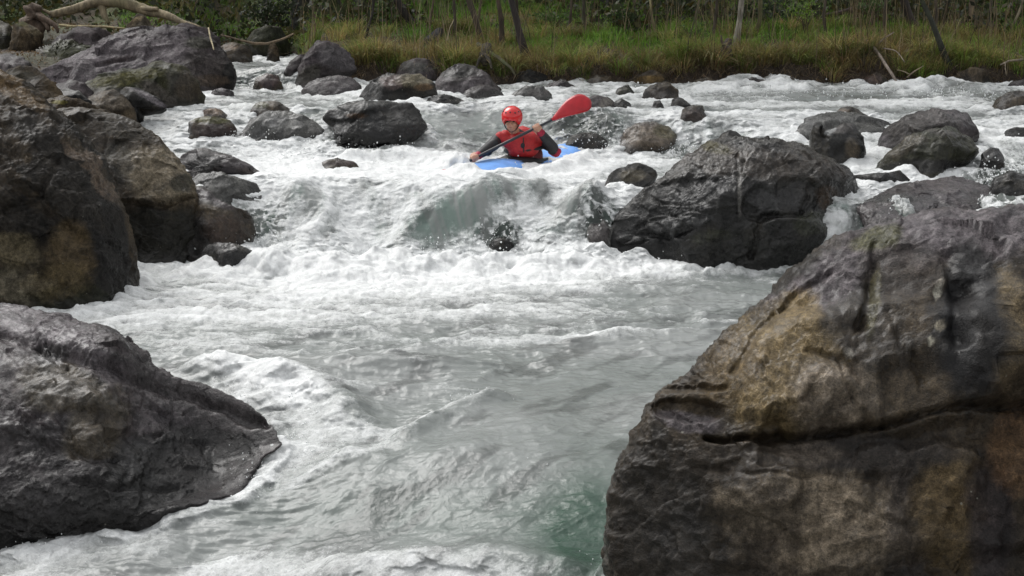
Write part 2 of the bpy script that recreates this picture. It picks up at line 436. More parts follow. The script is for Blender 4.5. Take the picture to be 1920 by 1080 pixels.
OCH = (.20, .145, .075); TAN = (.22, .18, .12); DK = (.022, .021, .020); PUR = (.16, .14, .148); MOS = (.085, .085, .025); RUS = (.15, .075, .04)  # PUR: purple grey sky sheen, painted into the rock colour
# --- the big boulder filling the lower right corner
rock('huge brown and grey boulder filling the lower right corner of the river',
     [(1150, 1400), (1143, 1240), (1140, 1080), (1143, 960), (1152, 900), (1170, 855), (1195, 800), (1215, 760), (1240, 728), (1290, 700), (1320, 655), (1400, 592), (1440, 560), (1480, 522), (1530, 478),
      (1600, 452), (1660, 440), (1720, 420), (1800, 408), (1930, 390), (2080, 392), (2250, 450), (2330, 700), (2350, 1400)], base=1200, Y=4.5, zb=-.42, k=.5, T=.48, res=(620, 330),
     pal='brown', amp=.4, chis=4, seed=3, e=.6, ext=1.1, wet=.5, fine=1.6, strata=(4, 7, .012),
     grooves=[([(1330, 818), (1420, 824), (1560, 820), (1640, 800), (1780, 768), (1930, 765)], 5, .09), ([(1560, 690), (1575, 740), (1620, 800)], 5, .02), ([(1640, 460), (1630, 560), (1600, 620)], 7, .03),
              ([(1500, 660), (1560, 690), (1600, 685)], 5, .02), ([(1370, 700), (1400, 640), (1480, 560), (1560, 510)], 6, .03), ([(1780, 480), (1800, 560), (1790, 650)], 16, .05), ([(1240, 730), (1360, 728)], 5, .03),
              ([(1300, 880), (1500, 892), (1700, 890)], 4, .012), ([(1655, 600), (1690, 670), (1720, 740)], 7, .02)],
     bumps=[(1640, 690, 290, 128, -4, .07), (1760, 930, 420, 105, 0, .04), (1480, 690, 110, 110, -35, .04), (1290, 770, 75, 22, 0, -.05), (1545, 745, 65, 55, 0, .025), (1880, 640, 90, 120, 0, .04), (1440, 900, 70, 60, 0, .03)],
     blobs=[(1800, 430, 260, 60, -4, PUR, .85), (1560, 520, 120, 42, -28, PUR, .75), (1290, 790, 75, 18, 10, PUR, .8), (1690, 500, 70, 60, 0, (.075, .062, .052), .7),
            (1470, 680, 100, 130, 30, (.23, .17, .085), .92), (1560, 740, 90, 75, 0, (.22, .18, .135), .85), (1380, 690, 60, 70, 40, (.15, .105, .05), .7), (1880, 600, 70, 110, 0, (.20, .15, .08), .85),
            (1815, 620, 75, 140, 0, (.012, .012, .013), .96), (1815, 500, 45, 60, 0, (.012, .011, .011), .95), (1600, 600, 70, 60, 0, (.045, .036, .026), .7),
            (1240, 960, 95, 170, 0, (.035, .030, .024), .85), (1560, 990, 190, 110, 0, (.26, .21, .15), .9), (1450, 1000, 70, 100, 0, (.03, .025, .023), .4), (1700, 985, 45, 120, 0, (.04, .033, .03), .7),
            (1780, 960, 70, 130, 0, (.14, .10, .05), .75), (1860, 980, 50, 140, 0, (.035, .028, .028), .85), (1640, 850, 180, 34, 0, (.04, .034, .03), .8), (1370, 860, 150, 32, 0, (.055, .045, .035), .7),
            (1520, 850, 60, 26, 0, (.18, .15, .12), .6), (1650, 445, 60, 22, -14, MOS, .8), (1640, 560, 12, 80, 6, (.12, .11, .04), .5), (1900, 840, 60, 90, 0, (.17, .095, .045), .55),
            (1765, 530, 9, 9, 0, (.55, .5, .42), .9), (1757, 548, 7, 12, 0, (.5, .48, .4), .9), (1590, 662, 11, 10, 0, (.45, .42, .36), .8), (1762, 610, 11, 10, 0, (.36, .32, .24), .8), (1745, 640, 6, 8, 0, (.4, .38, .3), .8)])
# --- the slab at the lower left
rock('dark wet sloping slab filling the lower left corner',
     [(-420, 1060), (-420, 700), (-300, 560), (-100, 562), (0, 574), (60, 578), (110, 592), (180, 618), (240, 650), (300, 682), (350, 696), (410, 704), (478, 730), (524, 762), (552, 806), (520, 830), (490, 866), (456, 912),
      (380, 945), (320, 968), (240, 1000), (120, 1025), (0, 1040)], base=1015, Y=5.75, zb=-.40, k=1.6, T=.34, res=(560, 260), pal='grey', amp=.5, chis=5, seed=11, e=.7, ext=.12, wet=1., fine=1.2,
     strata=(-28, 6, .02),
     grooves=[([(0, 625), (90, 655), (200, 690), (330, 735), (500, 800)], 9, .05), ([(60, 600), (75, 650), (120, 690)], 7, .03), ([(100, 760), (140, 840), (210, 850)], 8, .03), ([(130, 880), (230, 900), (330, 905)], 6, .02)],
     bumps=[(160, 640, 110, 40, 18, .05), (140, 880, 320, 110, -8, -.06), (120, 770, 90, 60, 10, .04)],
     blobs=[(330, 860, 240, 80, -20, DK, .9), (150, 960, 260, 70, -6, DK, .9), (80, 880, 130, 80, 0, (.05, .046, .046), .7), (120, 730, 120, 60, 20, (.085, .07, .045), .8), (170, 820, 60, 40, 0, (.11, .09, .06), .7), (240, 690, 90, 28, 25, DK, .5),
            (60, 600, 150, 40, 10, PUR, .8), (150, 660, 90, 34, 20, PUR, .7), (380, 760, 130, 40, 25, (.10, .09, .09), .8), (100, 665, 40, 22, 0, DK, .7)])
# --- left wall
rock('tall dark brown rock wall with slanting layers at the left edge',
     [(-330, 600), (-330, 60), (-150, 90), (0, 142), (50, 166), (100, 214), (150, 262), (200, 330), (230, 400), (245, 470), (256, 520), (248, 575)], base=580, k=.45, T=.8, res=(460, 240), pal='brown', amp=.7, chis=6, seed=5, e=.72,
     wet=.3, strata=(-42, 7, .045), fine=1.3,
     grooves=[([(60, 360), (130, 430), (215, 470)], 9, .05), ([(0, 400), (60, 380), (110, 300)], 8, .03)],
     blobs=[(120, 330, 150, 60, 48, (.035, .033, .030), .85), (60, 420, 120, 40, 40, DK, .7), (205, 500, 50, 80, 0, DK, .9), (215, 400, 20, 70, -20, DK, .8), (40, 540, 60, 40, 0, (.24, .21, .15), .8), (30, 470, 50, 40, 0, (.20, .165, .10), .8), (140, 560, 110, 26, 0, (.03, .032, .018), .8),  # dark right edge: shade of the side turned from the light, painted in
            (130, 480, 50, 60, 0, (.15, .11, .06), .7), (40, 170, 70, 20, 42, (.15, .10, .05), .8), (170, 320, 80, 12, 48, (.20, .15, .11), .7), (110, 530, 60, 40, 0, (.13, .10, .05), .6)])
rock('broad brown boulder with tan face behind the left rock wall',
     [(60, 500), (60, 230), (130, 195), (200, 212), (255, 230), (310, 268), (340, 306), (362, 340), (368, 372), (380, 420), (352, 500)], base=497, k=.5, T=.45, res=(340, 180), pal='brown', amp=.6, chis=7, seed=8, wet=.35, strata=(-22, 6, .03),
     grooves=[([(215, 378), (300, 378), (400, 366)], 5, .05)], bumps=[(290, 430, 120, 60, 0, -.06)],
     blobs=[(290, 325, 80, 46, 20, (.24, .20, .14), .95), (300, 440, 130, 58, 0, (.028, .027, .022), .92), (340, 342, 24, 20, 0, (.04, .04, .03), .8), (225, 230, 60, 30, 30, (.05, .045, .035), .6), (225, 300, 30, 40, 0, (.05, .05, .045), .6)])
rock('brown wet lobe of rock beside the main drop on the left',
     [(300, 500), (330, 400), (362, 350), (385, 356), (420, 382), (466, 396), (482, 436), (470, 464), (430, 476)], base=474, k=.4, T=.3, pal='brown', amp=.6, chis=6, seed=21, wet=.8,
     blobs=[(350, 450, 70, 50, 0, DK, .9), (425, 430, 45, 35, 0, (.065, .042, .03), .8), (400, 372, 50, 12, 20, PUR, .6)])
rock('flat wedge of grey brown rock pointing into the left rapids',
     [(334, 292), (350, 281), (385, 276), (430, 290), (478, 312), (502, 328), (500, 339), (450, 334), (400, 326), (360, 312)], base=334, k=.8, T=.16, pal='grey', amp=.6, seed=2, wet=.7, blobs=[(372, 300, 36, 20, 10, DK, .85), (480, 328, 40, 8, 20, (.07, .05, .04), .8)])
rock('low washed grey ledge below the wedge rock on the left',
     [(345, 345), (370, 322), (420, 330), (480, 342), (496, 356), (490, 374), (440, 380)], base=376, k=.9, T=.16, pal='wash', amp=.5, seed=4, wet=.95)
rock('black wet low rock splashed with drops at the foot of the left bank',
     [(373, 500), (380, 470), (392, 458), (430, 457), (470, 470), (508, 482), (518, 491), (506, 499), (455, 508)], base=504, k=.5, T=.18, pal='dark', amp=.7, seed=6, wet=.9)
rock('rounded dark brown rock standing in the left rapids',
     [(354, 250), (357, 232), (372, 222), (405, 219), (432, 224), (443, 240), (442, 262), (415, 260)], base=262, k=.35, T=.2, pal='brown', amp=.5, chis=5, seed=9, wet=.6, blobs=[(395, 226, 40, 7, 0, MOS, .8), (400, 248, 50, 16, 0, (.05, .032, .03), .8)])
rock('small reddish tan stone behind the rounded dark rock',
     [(366, 222), (378, 208), (398, 203), (420, 210), (440, 221)], base=224, k=.5, T=.12, pal='pale', seed=12, wet=.6, blobs=[(378, 212, 14, 8, 0, RUS, .8), (402, 210, 16, 7, 10, (.36, .27, .20), .8)])
rock('low mossy brown rock in the upper left run',
     [(466, 218), (474, 199), (496, 190), (524, 193), (545, 207), (547, 218)], base=218, k=.5, T=.14, pal='brown', seed=14, wet=.6, blobs=[(485, 196, 18, 7, 0, MOS, .8)])
rock('pale grey hump with water washing over it left of the black rock',
     [(448, 252), (470, 226), (500, 214), (545, 213), (585, 226), (615, 250)], base=256, k=.8, T=.18, pal='wash', seed=15, amp=.4, chis=2, wet=1.)
rock('large black pointed boulder standing left of the kayak',
     [(598, 213), (640, 196), (690, 188), (738, 191), (775, 187), (790, 200), (803, 240), (782, 262), (740, 276), (700, 287), (664, 272), (630, 246), (608, 228)], base=284, k=.25, T=.4, pal='dark', amp=.7, chis=9, seed=16, wet=.75,
     bumps=[(660, 205, 80, 14, -8, .05)], blobs=[(690, 198, 90, 9, -3, (.09, .09, .085), .7), (670, 217, 24, 5, 0, (.10, .06, .035), .7)])
rock('jagged dark rock with tan cap behind the black boulder',
     [(673, 178), (684, 160), (704, 150), (722, 136), (746, 150), (760, 140), (790, 138), (811, 150), (822, 182), (790, 192)], base=190, k=.4, T=.28, pal='dark', amp=1.1, seed=17, wet=.4,
     blobs=[(735, 152, 22, 14, 0, (.18, .14, .13), .8), (778, 150, 34, 14, 0, (.26, .23, .16), .9), (795, 163, 20, 8, 0, (.16, .10, .05), .8)])
rock('grey domed rock below the earth bank',
     [(815, 168), (820, 148), (832, 134), (862, 125), (892, 127), (920, 148), (942, 168), (938, 182)], base=180, k=.6, T=.3, pal='grey', seed=18, wet=.5, blobs=[(860, 138, 34, 8, -5, (.05, .05, .045), .7), (868, 166, 30, 12, -30, PUR, .8)])
rock('flat dark slab lying in front of the grey domed rock', [(864, 182), (872, 168), (900, 163), (935, 165), (946, 180), (930, 189)], base=188, k=.8, T=.12, pal='grey', seed=19, wet=.7, blobs=[(905, 178, 44, 8, 0, (.045, .043, .04), .8)])
rock('low black rocks edging the lip behind the kayaker', [(786, 198), (800, 182), (830, 178), (862, 184), (884, 198)], base=199, k=.5, T=.12, pal='dark', seed=20, wet=.9)
rock('tilted grey stone with rounded top beside the upper fall',
     [(556, 158), (560, 130), (574, 104), (585, 86), (600, 77), (628, 80), (652, 93), (668, 112), (667, 132), (640, 146), (606, 152)], base=156, k=.35, T=.26, pal='grey', amp=.4, chis=4, seed=22, wet=.25, blobs=[(580, 140, 30, 18, -30, (.06, .058, .045), .7), (630, 105, 40, 22, 20, (.12, .112, .118), .6)])
rock('small tilted grey slab left of the rounded stone', [(532, 138), (548, 112), (562, 100), (574, 100), (570, 124), (556, 146)], base=142, k=.4, T=.12, pal='grey', seed=23, wet=.3)
rock('low purple grey rock awash below the tilted stone', [(566, 174), (580, 156), (612, 146), (652, 147), (676, 160), (680, 174)], base=176, k=1., T=.14, pal='grey', amp=.4, chis=3, seed=24, wet=.95)
rock('dark rock in the middle of the small upper fall', [(474, 168), (480, 146), (500, 138), (522, 142), (532, 168)], base=170, k=.2, T=.12, pal='brown', seed=25, wet=1., blobs=[(500, 152, 22, 16, 0, (.07, .04, .045), .7)])
rock('long grey whaleback rock sloping across the upper left',
     [(20, 168), (60, 122), (100, 110), (160, 97), (200, 82), (280, 68), (340, 67), (390, 72), (412, 92), (430, 113), (441, 130), (436, 152), (402, 166)], base=168, k=1.0, T=.42, Y=16.2, zb=1.02, res=(300, 150), pal='grey', amp=.5, chis=4, seed=26, wet=.3, e=.7,
     grooves=[([(180, 118), (220, 112), (258, 106)], 4, .05)], blobs=[(200, 120, 200, 40, -10, (.155, .135, .142), .85), (385, 130, 50, 34, 20, (.07, .06, .055), .7), (430, 140, 12, 24, 0, DK, .9), (220, 112, 40, 5, -10, (.06, .045, .045), .7), (370, 82, 30, 12, 0, (.06, .065, .04), .6), (400, 152, 34, 12, 0, (.09, .065, .045), .7)])  # purple grey sheen along the back is painted into the colour
rock('mossy brown jagged rock in front of the whaleback rock',
     [(146, 172), (196, 146), (240, 134), (300, 119), (352, 124), (372, 146), (387, 174), (389, 196), (350, 208), (296, 208)], base=208, k=.5, T=.34, Y=14.6, zb=1.0, pal='moss', amp=1., seed=27, wet=.3,
     blobs=[(230, 145, 70, 14, -10, (.085, .08, .028), .85), (300, 180, 50, 18, 30, (.13, .115, .10), .8), (355, 165, 30, 34, 0, (.06, .045, .03), .7)])
rock('dark grey wedge stone with a pale top edge on the left shore', [(220, 198), (226, 172), (237, 163), (266, 167), (300, 186), (320, 197), (306, 207), (262, 208)], base=207, k=.5, T=.16, Y=14.1, zb=.99, pal='dark', amp=.6, seed=28, wet=.4, blobs=[(285, 184, 40, 6, 28, (.20, .18, .19), .9)])
rock('tan rounded stone between the mossy rock and the rock wall', [(160, 206), (166, 180), (196, 170), (216, 170), (240, 190), (254, 210)], base=211, k=.5, T=.16, Y=13.8, zb=.98, pal='brown', seed=29, wet=.2, blobs=[(205, 188, 40, 14, 10, (.15, .125, .095), .8)])
rock('dark olive stone above the rock wall', [(100, 198), (104, 176), (122, 163), (146, 170), (170, 188), (168, 204)], base=204, k=.4, T=.16, Y=13.4, zb=1.0, pal='dark', seed=30, wet=.3, blobs=[(140, 172, 26, 6, 20, (.12, .12, .11), .7)])
rock('brown rounded rock at the left edge above the rock wall', [(-40, 170), (10, 140), (30, 126), (62, 124), (84, 140), (110, 162), (124, 186), (80, 195)], base=190, k=.5, T=.3, Y=13.0, zb=1.05, pal='brown', seed=31, wet=.2, blobs=[(40, 142, 34, 10, 0, (.05, .045, .03), .7)])
rock('small dark rocks in a heap behind the rock wall', [(60, 210), (80, 186), (120, 188), (170, 206), (240, 214), (260, 232), (200, 245)], base=240, k=.6, T=.3, Y=12.2, zb=1.0, pal='brown', seed=32, wet=.2, blobs=[(110, 192, 16, 4, 0, (.25, .22, .06), .8)])
rock('dark mossy rock band above the whaleback rock', [(56, 122), (60, 96), (72, 84), (110, 76), (150, 70), (206, 72), (196, 84), (150, 96), (110, 108)], base=116, k=.7, T=.24, Y=17.6, zb=1.3, pal='moss', seed=33, wet=.4, blobs=[(120, 90, 60, 14, -8, (.045, .05, .02), .8), (72, 105, 10, 20, 0, (.13, .11, .09), .7), (200, 76, 14, 6, 0, (.14, .14, .13), .6)])
rock('grey stone at the left edge below the white trickle', [(-30, 128), (-10, 106), (20, 102), (44, 108), (60, 124)], base=128, k=.6, T=.2, Y=15.6, zb=1.25, pal='grey', seed=34, wet=.4)
rock('olive boulder at the far upper left edge', [(-20, 82), (-18, 40), (0, 32), (14, 42), (28, 64), (24, 82)], base=80, k=.4, T=.3, Y=18.6, zb=1.55, pal='moss', seed=35, wet=.1, blobs=[(10, 50, 20, 20, 0, (.08, .065, .05), .6)])
rock('tan rounded stone beside the olive boulder', [(22, 78), (28, 46), (44, 40), (62, 50), (80, 62), (78, 76)], base=78, k=.4, T=.2, Y=18.2, zb=1.6, pal='brown', seed=36, wet=.1, blobs=[(40, 44, 16, 8, 0, MOS, .8), (62, 58, 20, 10, 20, (.17, .14, .09), .7)])
rock('pyramid shaped brown stone under the driftwood log', [(226, 72), (246, 44), (262, 29), (272, 30), (286, 50), (306, 74)], base=72, k=.4, T=.24, Y=18.4, zb=1.6, pal='brown', seed=37, wet=.1, chis=4, blobs=[(258, 36, 12, 5, -35, (.26, .2, .12), .8), (268, 50, 24, 14, 0, (.10, .085, .06), .8)])
rock('grey cobbles heaped on the gravel bar', [(96, 78), (110, 62), (150, 57), (200, 58), (225, 74)], base=78, k=.8, T=.24, Y=18.0, zb=1.55, pal='grey', seed=38, wet=.1, amp=1.6)
rock('low purple grey rock behind the whaleback rock', [(300, 72), (316, 56), (352, 50), (392, 56), (412, 74)], base=76, k=.9, T=.3, Y=18.0, zb=1.5, pal='grey', seed=39, wet=.1)
rock('brown rock on the shore left of the upper pool', [(404, 104), (416, 86), (440, 82), (468, 90), (474, 106)], base=106, k=.6, T=.2, Y=18.6, zb=1.38, pal='brown', seed=40, wet=.3, blobs=[(430, 88, 18, 5, 0, (.26, .18, .12), .7)])
rock('upright tan stone at the back of the upper pool', [(500, 112), (504, 84), (516, 80), (522, 92), (524, 114)], base=112, k=.2, T=.1, Y=19.4, zb=1.36, pal='brown', seed=41, wet=.1)
rock('mossy dark stone at the foot of the dark bank', [(462, 82), (472, 58), (500, 50), (530, 56), (544, 80)], base=82, k=.4, T=.3, Y=20.8, zb=1.6, pal='moss', seed=42, wet=.1, blobs=[(500, 66, 36, 14, 0, (.04, .045, .03), .7)])
# --- right of the kayaker, upper river
rock('low purple slab at the foot of the earth bank', [(1016, 166), (1030, 155), (1052, 153), (1076, 160), (1086, 167)], base=167, k=.8, T=.14, pal='grey', seed=43, wet=.9)
rock('washed grey rock ledge above the kayakers head', [(950, 190), (962, 170), (990, 163), (1018, 166), (1036, 178), (1036, 190)], base=190, k=.9, T=.14, pal='wash', seed=44, wet=.9, blobs=[(1010, 174, 22, 8, 0, (.08, .07, .065), .8)])
rock('grey brown block with a square face right of the red blade', [(1088, 212), (1092, 186), (1112, 178), (1146, 182), (1158, 196), (1156, 212)], base=212, k=.3, T=.14, pal='grey', seed=45, wet=.7, blobs=[(1138, 198, 14, 16, 0, (.22, .20, .17), .8)])
rock('small black stone beside the square block', [(1146, 210), (1150, 190), (1166, 185), (1182, 194), (1185, 209)], base=209, k=.2, T=.09, pal='dark', seed=46, wet=.7)
rock('small mossy stone near the far waterline', [(1152, 178), (1160, 164), (1178, 160), (1190, 172)], base=179, k=.4, T=.09, pal='moss', seed=47, wet=.6)
rock('dark brown rock below the golden grass tussock', [(1202, 186), (1208, 164), (1232, 157), (1256, 155), (1270, 168), (1272, 186)], base=187, k=.4, T=.16, pal='brown', seed=48, wet=.5, blobs=[(1235, 176, 34, 12, 0, (.045, .038, .035), .7)])
rock('tiny black stone left of the round brown rock', [(1220, 206), (1226, 190), (1238, 188), (1247, 206)], base=206, k=.3, T=.07, pal='dark', seed=49, wet=.8)
rock('black stone with a small point beyond the round brown rock', [(1256, 206), (1260, 186), (1272, 181), (1286, 190), (1300, 204)], base=206, k=.3, T=.09, pal='dark', seed=50, wet=.8)
rock('small round brown rock alone in the upper rapids', [(1275, 226), (1280, 204), (1298, 197), (1318, 201), (1327, 216), (1325, 228)], base=228, k=.3, T=.13, pal='brown', amp=.5, chis=4, seed=51, wet=.7, blobs=[(1302, 216, 30, 13, 0, (.075, .055, .05), .7)])
rock('sandy brown boulder under a thin sheet of water', [(1150, 284), (1168, 248), (1190, 232), (1225, 228), (1256, 240), (1272, 262), (1270, 284)], base=284, k=.3, T=.22, pal='pale', amp=.5, chis=4, seed=52, wet=1., blobs=[(1215, 258, 50, 24, 0, (.20, .155, .11), .7), (1245, 248, 26, 14, 0, (.12, .11, .05), .6)])
rock('dark wet rock under the splashing water behind the kayaker', [(1052, 282), (1066, 262), (1086, 250), (1110, 248), (1130, 256), (1144, 270), (1148, 284)], base=284, k=.3, T=.2, pal='dark', amp=1.1, seed=53, wet=1.)
rock('small rounded dark rock at the lip left of the big boulder',
     [(1133, 352), (1140, 330), (1156, 316), (1172, 315), (1176, 309), (1200, 306), (1222, 314), (1234, 330), (1226, 348)], base=352, k=.35, T=.2, pal='dark', amp=.6, seed=54, wet=.5, blobs=[(1185, 330, 26, 14, 0, (.13, .11, .07), .7)])
rock('massive black faceted boulder in the middle of the right side',
     [(1108, 494), (1120, 462), (1136, 428), (1160, 398), (1190, 368), (1232, 344), (1262, 318), (1296, 292), (1330, 266), (1352, 260), (1400, 266), (1440, 267), (1500, 274), (1545, 298), (1580, 314), (1610, 334), (1630, 370), (1636, 420), (1620, 460), (1590, 496), (1540, 512)],
     base=500, k=.45, T=.62, res=(520, 280), pal='dark', amp=.6, chis=9, seed=55, wet=.9, e=.75,
     grooves=[([(1200, 420), (1290, 400), (1330, 405)], 5, .03), ([(1410, 480), (1420, 440), (1440, 400), (1500, 395), (1520, 340)], 6, .04), ([(1160, 450), (1200, 436), (1260, 442), (1300, 430)], 5, .03), ([(1385, 290), (1388, 420)], 4, .01), ([(1330, 270), (1350, 284), (1385, 296)], 5, .03)],
     bumps=[(1430, 385, 36, 36, 0, -.05), (1500, 365, 40, 38, -10, -.05), (1290, 360, 80, 22, -8, -.04), (1245, 420, 34, 16, 0, .04), (1300, 410, 34, 16, 0, .04), (1180, 445, 30, 10, 0, .04), (1480, 450, 80, 50, 0, .04)],
     blobs=[(1400, 300, 150, 34, 6, (.055, .044, .034), .85), (1345, 276, 36, 12, 10, (.10, .09, .035), .7), (1290, 352, 90, 24, -8, (.05, .05, .05), .7), (1430, 370, 34, 30, 0, (.05, .05, .05), .7), (1500, 358, 44, 34, 0, (.045, .044, .043), .6),
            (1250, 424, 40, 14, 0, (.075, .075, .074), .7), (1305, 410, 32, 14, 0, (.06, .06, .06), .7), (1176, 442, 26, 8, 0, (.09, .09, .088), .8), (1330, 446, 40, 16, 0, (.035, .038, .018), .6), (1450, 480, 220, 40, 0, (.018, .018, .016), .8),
            (1570, 400, 60, 90, 0, (.02, .02, .018), .85), (1386, 360, 4, 60, 0, (.22, .21, .19), .6), (1550, 370, 22, 26, 0, (.075, .045, .022), .6), (1560, 320, 34, 14, 20, (.06, .05, .042), .7), (1520, 420, 40, 26, 0, (.045, .05, .028), .6)])  # right side painted darker, as it turns away from the light
rock('small dark peak showing just behind the massive black boulder', [(1342, 266), (1352, 250), (1368, 243), (1384, 248), (1402, 266)], base=280, k=.3, T=.14, Y=12.6, zb=.72, pal='dark', seed=56, wet=.4)
rock('upright split black rock with water trickling over its notch',
     [(1521, 300), (1521, 256), (1526, 236), (1538, 232), (1552, 246), (1566, 240), (1584, 228), (1600, 232), (1616, 250), (1622, 276), (1620, 296), (1606, 306)], base=310, k=.15, T=.22, pal='dark', amp=.8, seed=57, wet=.6,
     bumps=[(1553, 244, 9, 16, 10, -.08)], blobs=[(1597, 280, 14, 24, 0, (.12, .095, .065), .75), (1585, 240, 22, 9, -20, (.13, .12, .115), .8), (1560, 246, 14, 5, -20, (.45, .46, .46), .8)])
rock('small tan brown rock behind the split black rock', [(1564, 218), (1572, 203), (1588, 200), (1608, 205), (1628, 216)], base=218, k=.5, T=.1, pal='brown', seed=58, wet=.4, blobs=[(1582, 208, 14, 5, 0, (.2, .14, .09), .7)])
rock('flat submerged grey slab stretching behind the split rock', [(1490, 248), (1510, 226), (1540, 216), (1600, 214), (1660, 218), (1690, 230), (1690, 250)], base=252, k=1.3, T=.12, pal='wash', seed=59, amp=.3, chis=2, wet=1.)
rock('broad dark brown domed boulder behind the mossy dome on the right',
     [(1646, 280), (1652, 258), (1664, 238), (1700, 216), (1744, 207), (1784, 209), (1812, 226), (1834, 256), (1820, 284)], base=284, k=.35, T=.36, pal='grey', amp=.4, chis=4, seed=60, wet=.6, blobs=[(1700, 240, 60, 30, 0, (.05, .045, .04), .8), (1770, 222, 50, 14, 15, (.13, .12, .115), .8), (1660, 266, 10, 14, 0, (.16, .14, .15), .7)])
rock('rounded mossy black boulder in front of the brown dome',
     [(1642, 322), (1652, 302), (1668, 286), (1704, 258), (1748, 242), (1790, 245), (1822, 262), (1829, 288), (1806, 318), (1760, 326)], base=324, k=.3, T=.34, pal='moss', amp=.5, chis=5, seed=61, wet=.6,
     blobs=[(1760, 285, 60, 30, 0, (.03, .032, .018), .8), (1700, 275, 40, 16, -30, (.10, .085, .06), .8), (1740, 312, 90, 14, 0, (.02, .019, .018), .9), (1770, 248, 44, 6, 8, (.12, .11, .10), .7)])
rock('flat black tongue of rock between the boulders on the right', [(1580, 350), (1600, 328), (1650, 328), (1692, 314), (1710, 328), (1720, 342), (1680, 346), (1620, 356)], base=352, k=.4, T=.16, pal='dark', amp=.5, seed=62, wet=.9)
rock('broad low slab with water sheeting over it at the right',
     [(1610, 400), (1620, 366), (1700, 346), (1800, 335), (1870, 352), (1918, 376), (1925, 400), (1850, 425), (1720, 428)], base=424, Y=10.5, zb=.44, k=3., T=.10, pal='grey', amp=.4, chis=3, seed=63, wet=1., blobs=[(1760, 410, 100, 14, -8, (.03, .033, .02), .9), (1670, 372, 60, 10, 0, (.05, .05, .045), .7)])
rock('small dark stone in the white water near the right edge', [(1838, 314), (1842, 286), (1856, 275), (1874, 280), (1884, 300), (1882, 316)], base=318, k=.3, T=.12, pal='dark', seed=64, wet=.9)
rock('dark low rock at the right edge of the upper rapids', [(1878, 262), (1886, 244), (1906, 239), (1940, 246), (1944, 264)], base=264, k=.4, T=.14, pal='dark', seed=65, wet=.6)
rock('dark streaming rock at the far right below the bank', [(1860, 205), (1868, 184), (1892, 172), (1930, 176), (1950, 205)], base=208, k=.4, T=.2, pal='brown', seed=66, wet=.9)
rock('jagged dark rock under the right edge cascade', [(1856, 366), (1866, 336), (1890, 322), (1930, 330), (1950, 366)], base=372, k=.3, T=.18, pal='dark', amp=1.2, seed=67, wet=1.)
rock('dark rock poking through the middle of the main drop', [(914, 468), (922, 452), (936, 444), (952, 448), (964, 456), (970, 470)], base=476, Y=11.0, zb=.03, k=.3, T=.2, pal='dark', amp=1.2, seed=68, wet=1.)
rock('wet grey rock under falling water left of the massive boulder', [(1090, 474), (1102, 420), (1120, 384), (1146, 370), (1176, 372), (1170, 420), (1140, 478)], base=478, Y=10.85, zb=.03, k=.35, T=.22, pal='wash', amp=.8, seed=69, wet=1., blobs=[(1130, 400, 30, 20, 0, (.10, .095, .085), .8), (1120, 440, 20, 24, 0, (.06, .045, .045), .7)])
rock('little flat brown rock awash left of the kayaker', [(596, 312), (606, 303), (634, 299), (662, 304), (676, 314)], base=314, k=.8, T=.1, pal='brown', seed=70, wet=.9, blobs=[(640, 306, 30, 6, 0, (.13, .10, .10), .7)])
rock('grey brown stones at the waters edge under the overhanging bank', [(1430, 168), (1450, 152), (1480, 150), (1510, 158), (1530, 168)], base=168, k=.4, T=.2, Y=16.9, zb=1.13, pal='brown', seed=71, wet=.6)
rock('reddish brown stone at the waters edge near the fallen branch', [(1615, 163), (1622, 144), (1640, 138), (1656, 144), (1668, 162)], base=164, k=.3, T=.2, Y=17.0, zb=1.13, pal='brown', seed=72, wet=.4, blobs=[(1635, 150, 20, 10, 0, (.12, .075, .06), .7)])
rock('ochre stained rock at the foot of the bank', [(1180, 160), (1190, 144), (1215, 136), (1245, 140), (1262, 156)], base=161, k=.4, T=.24, Y=17.0, zb=1.14, pal='brown', seed=73, wet=.3, blobs=[(1215, 148, 28, 9, 0, (.22, .14, .045), .8)])
rock('dark grey rocks in shade under the left overhang of the bank', [(742, 140), (752, 118), (780, 110), (806, 114), (822, 134)], base=142, k=.3, T=.24, Y=17.1, zb=1.16, pal='grey', seed=74, wet=.3, blobs=[(775, 126, 34, 12, 0, (.055, .058, .05), .7)])

rock('low dark ledge stone at the waterline below the birch', [(1372, 166), (1384, 152), (1410, 147), (1434, 153), (1446, 166)], base=167, k=.4, T=.18, Y=16.9, zb=1.14, pal='grey', seed=75, wet=.8)
rock('small dark stone at the waterline right of the reddish stone', [(1692, 166), (1702, 152), (1722, 149), (1738, 158), (1744, 167)], base=167, k=.4, T=.14, Y=16.9, zb=1.14, pal='brown', seed=76, wet=.7)
rock('dark brown rock in the hollow below the mossy leaning trunk', [(1782, 160), (1792, 138), (1822, 130), (1850, 140), (1862, 160)], base=162, k=.4, T=.26, Y=17.0, zb=1.15, pal='brown', seed=77, wet=.4)
rock('flat grey stone at the far right waterline', [(1880, 168), (1894, 156), (1930, 152), (1960, 168)], base=168, k=.6, T=.16, Y=16.8, zb=1.14, pal='grey', seed=78, wet=.6)
rock('dark boulder sunk in the bank below the leaning dark tree', [(962, 156), (972, 138), (1000, 132), (1022, 142), (1030, 156)], base=158, k=.4, T=.22, Y=17.0, zb=1.15, pal='dark', seed=79, wet=.4)
rock('brown stone half buried in the bank left of the ochre rock', [(1096, 160), (1106, 146), (1130, 141), (1152, 148), (1160, 160)], base=161, k=.4, T=.18, Y=17.0, zb=1.15, pal='brown', seed=80, wet=.4)
rock('broad dark stone at the waterline under the golden tussock', [(1284, 164), (1300, 152), (1330, 149), (1352, 156), (1360, 165)], base=165, k=.5, T=.16, Y=16.9, zb=1.14, pal='brown', seed=81, wet=.7)
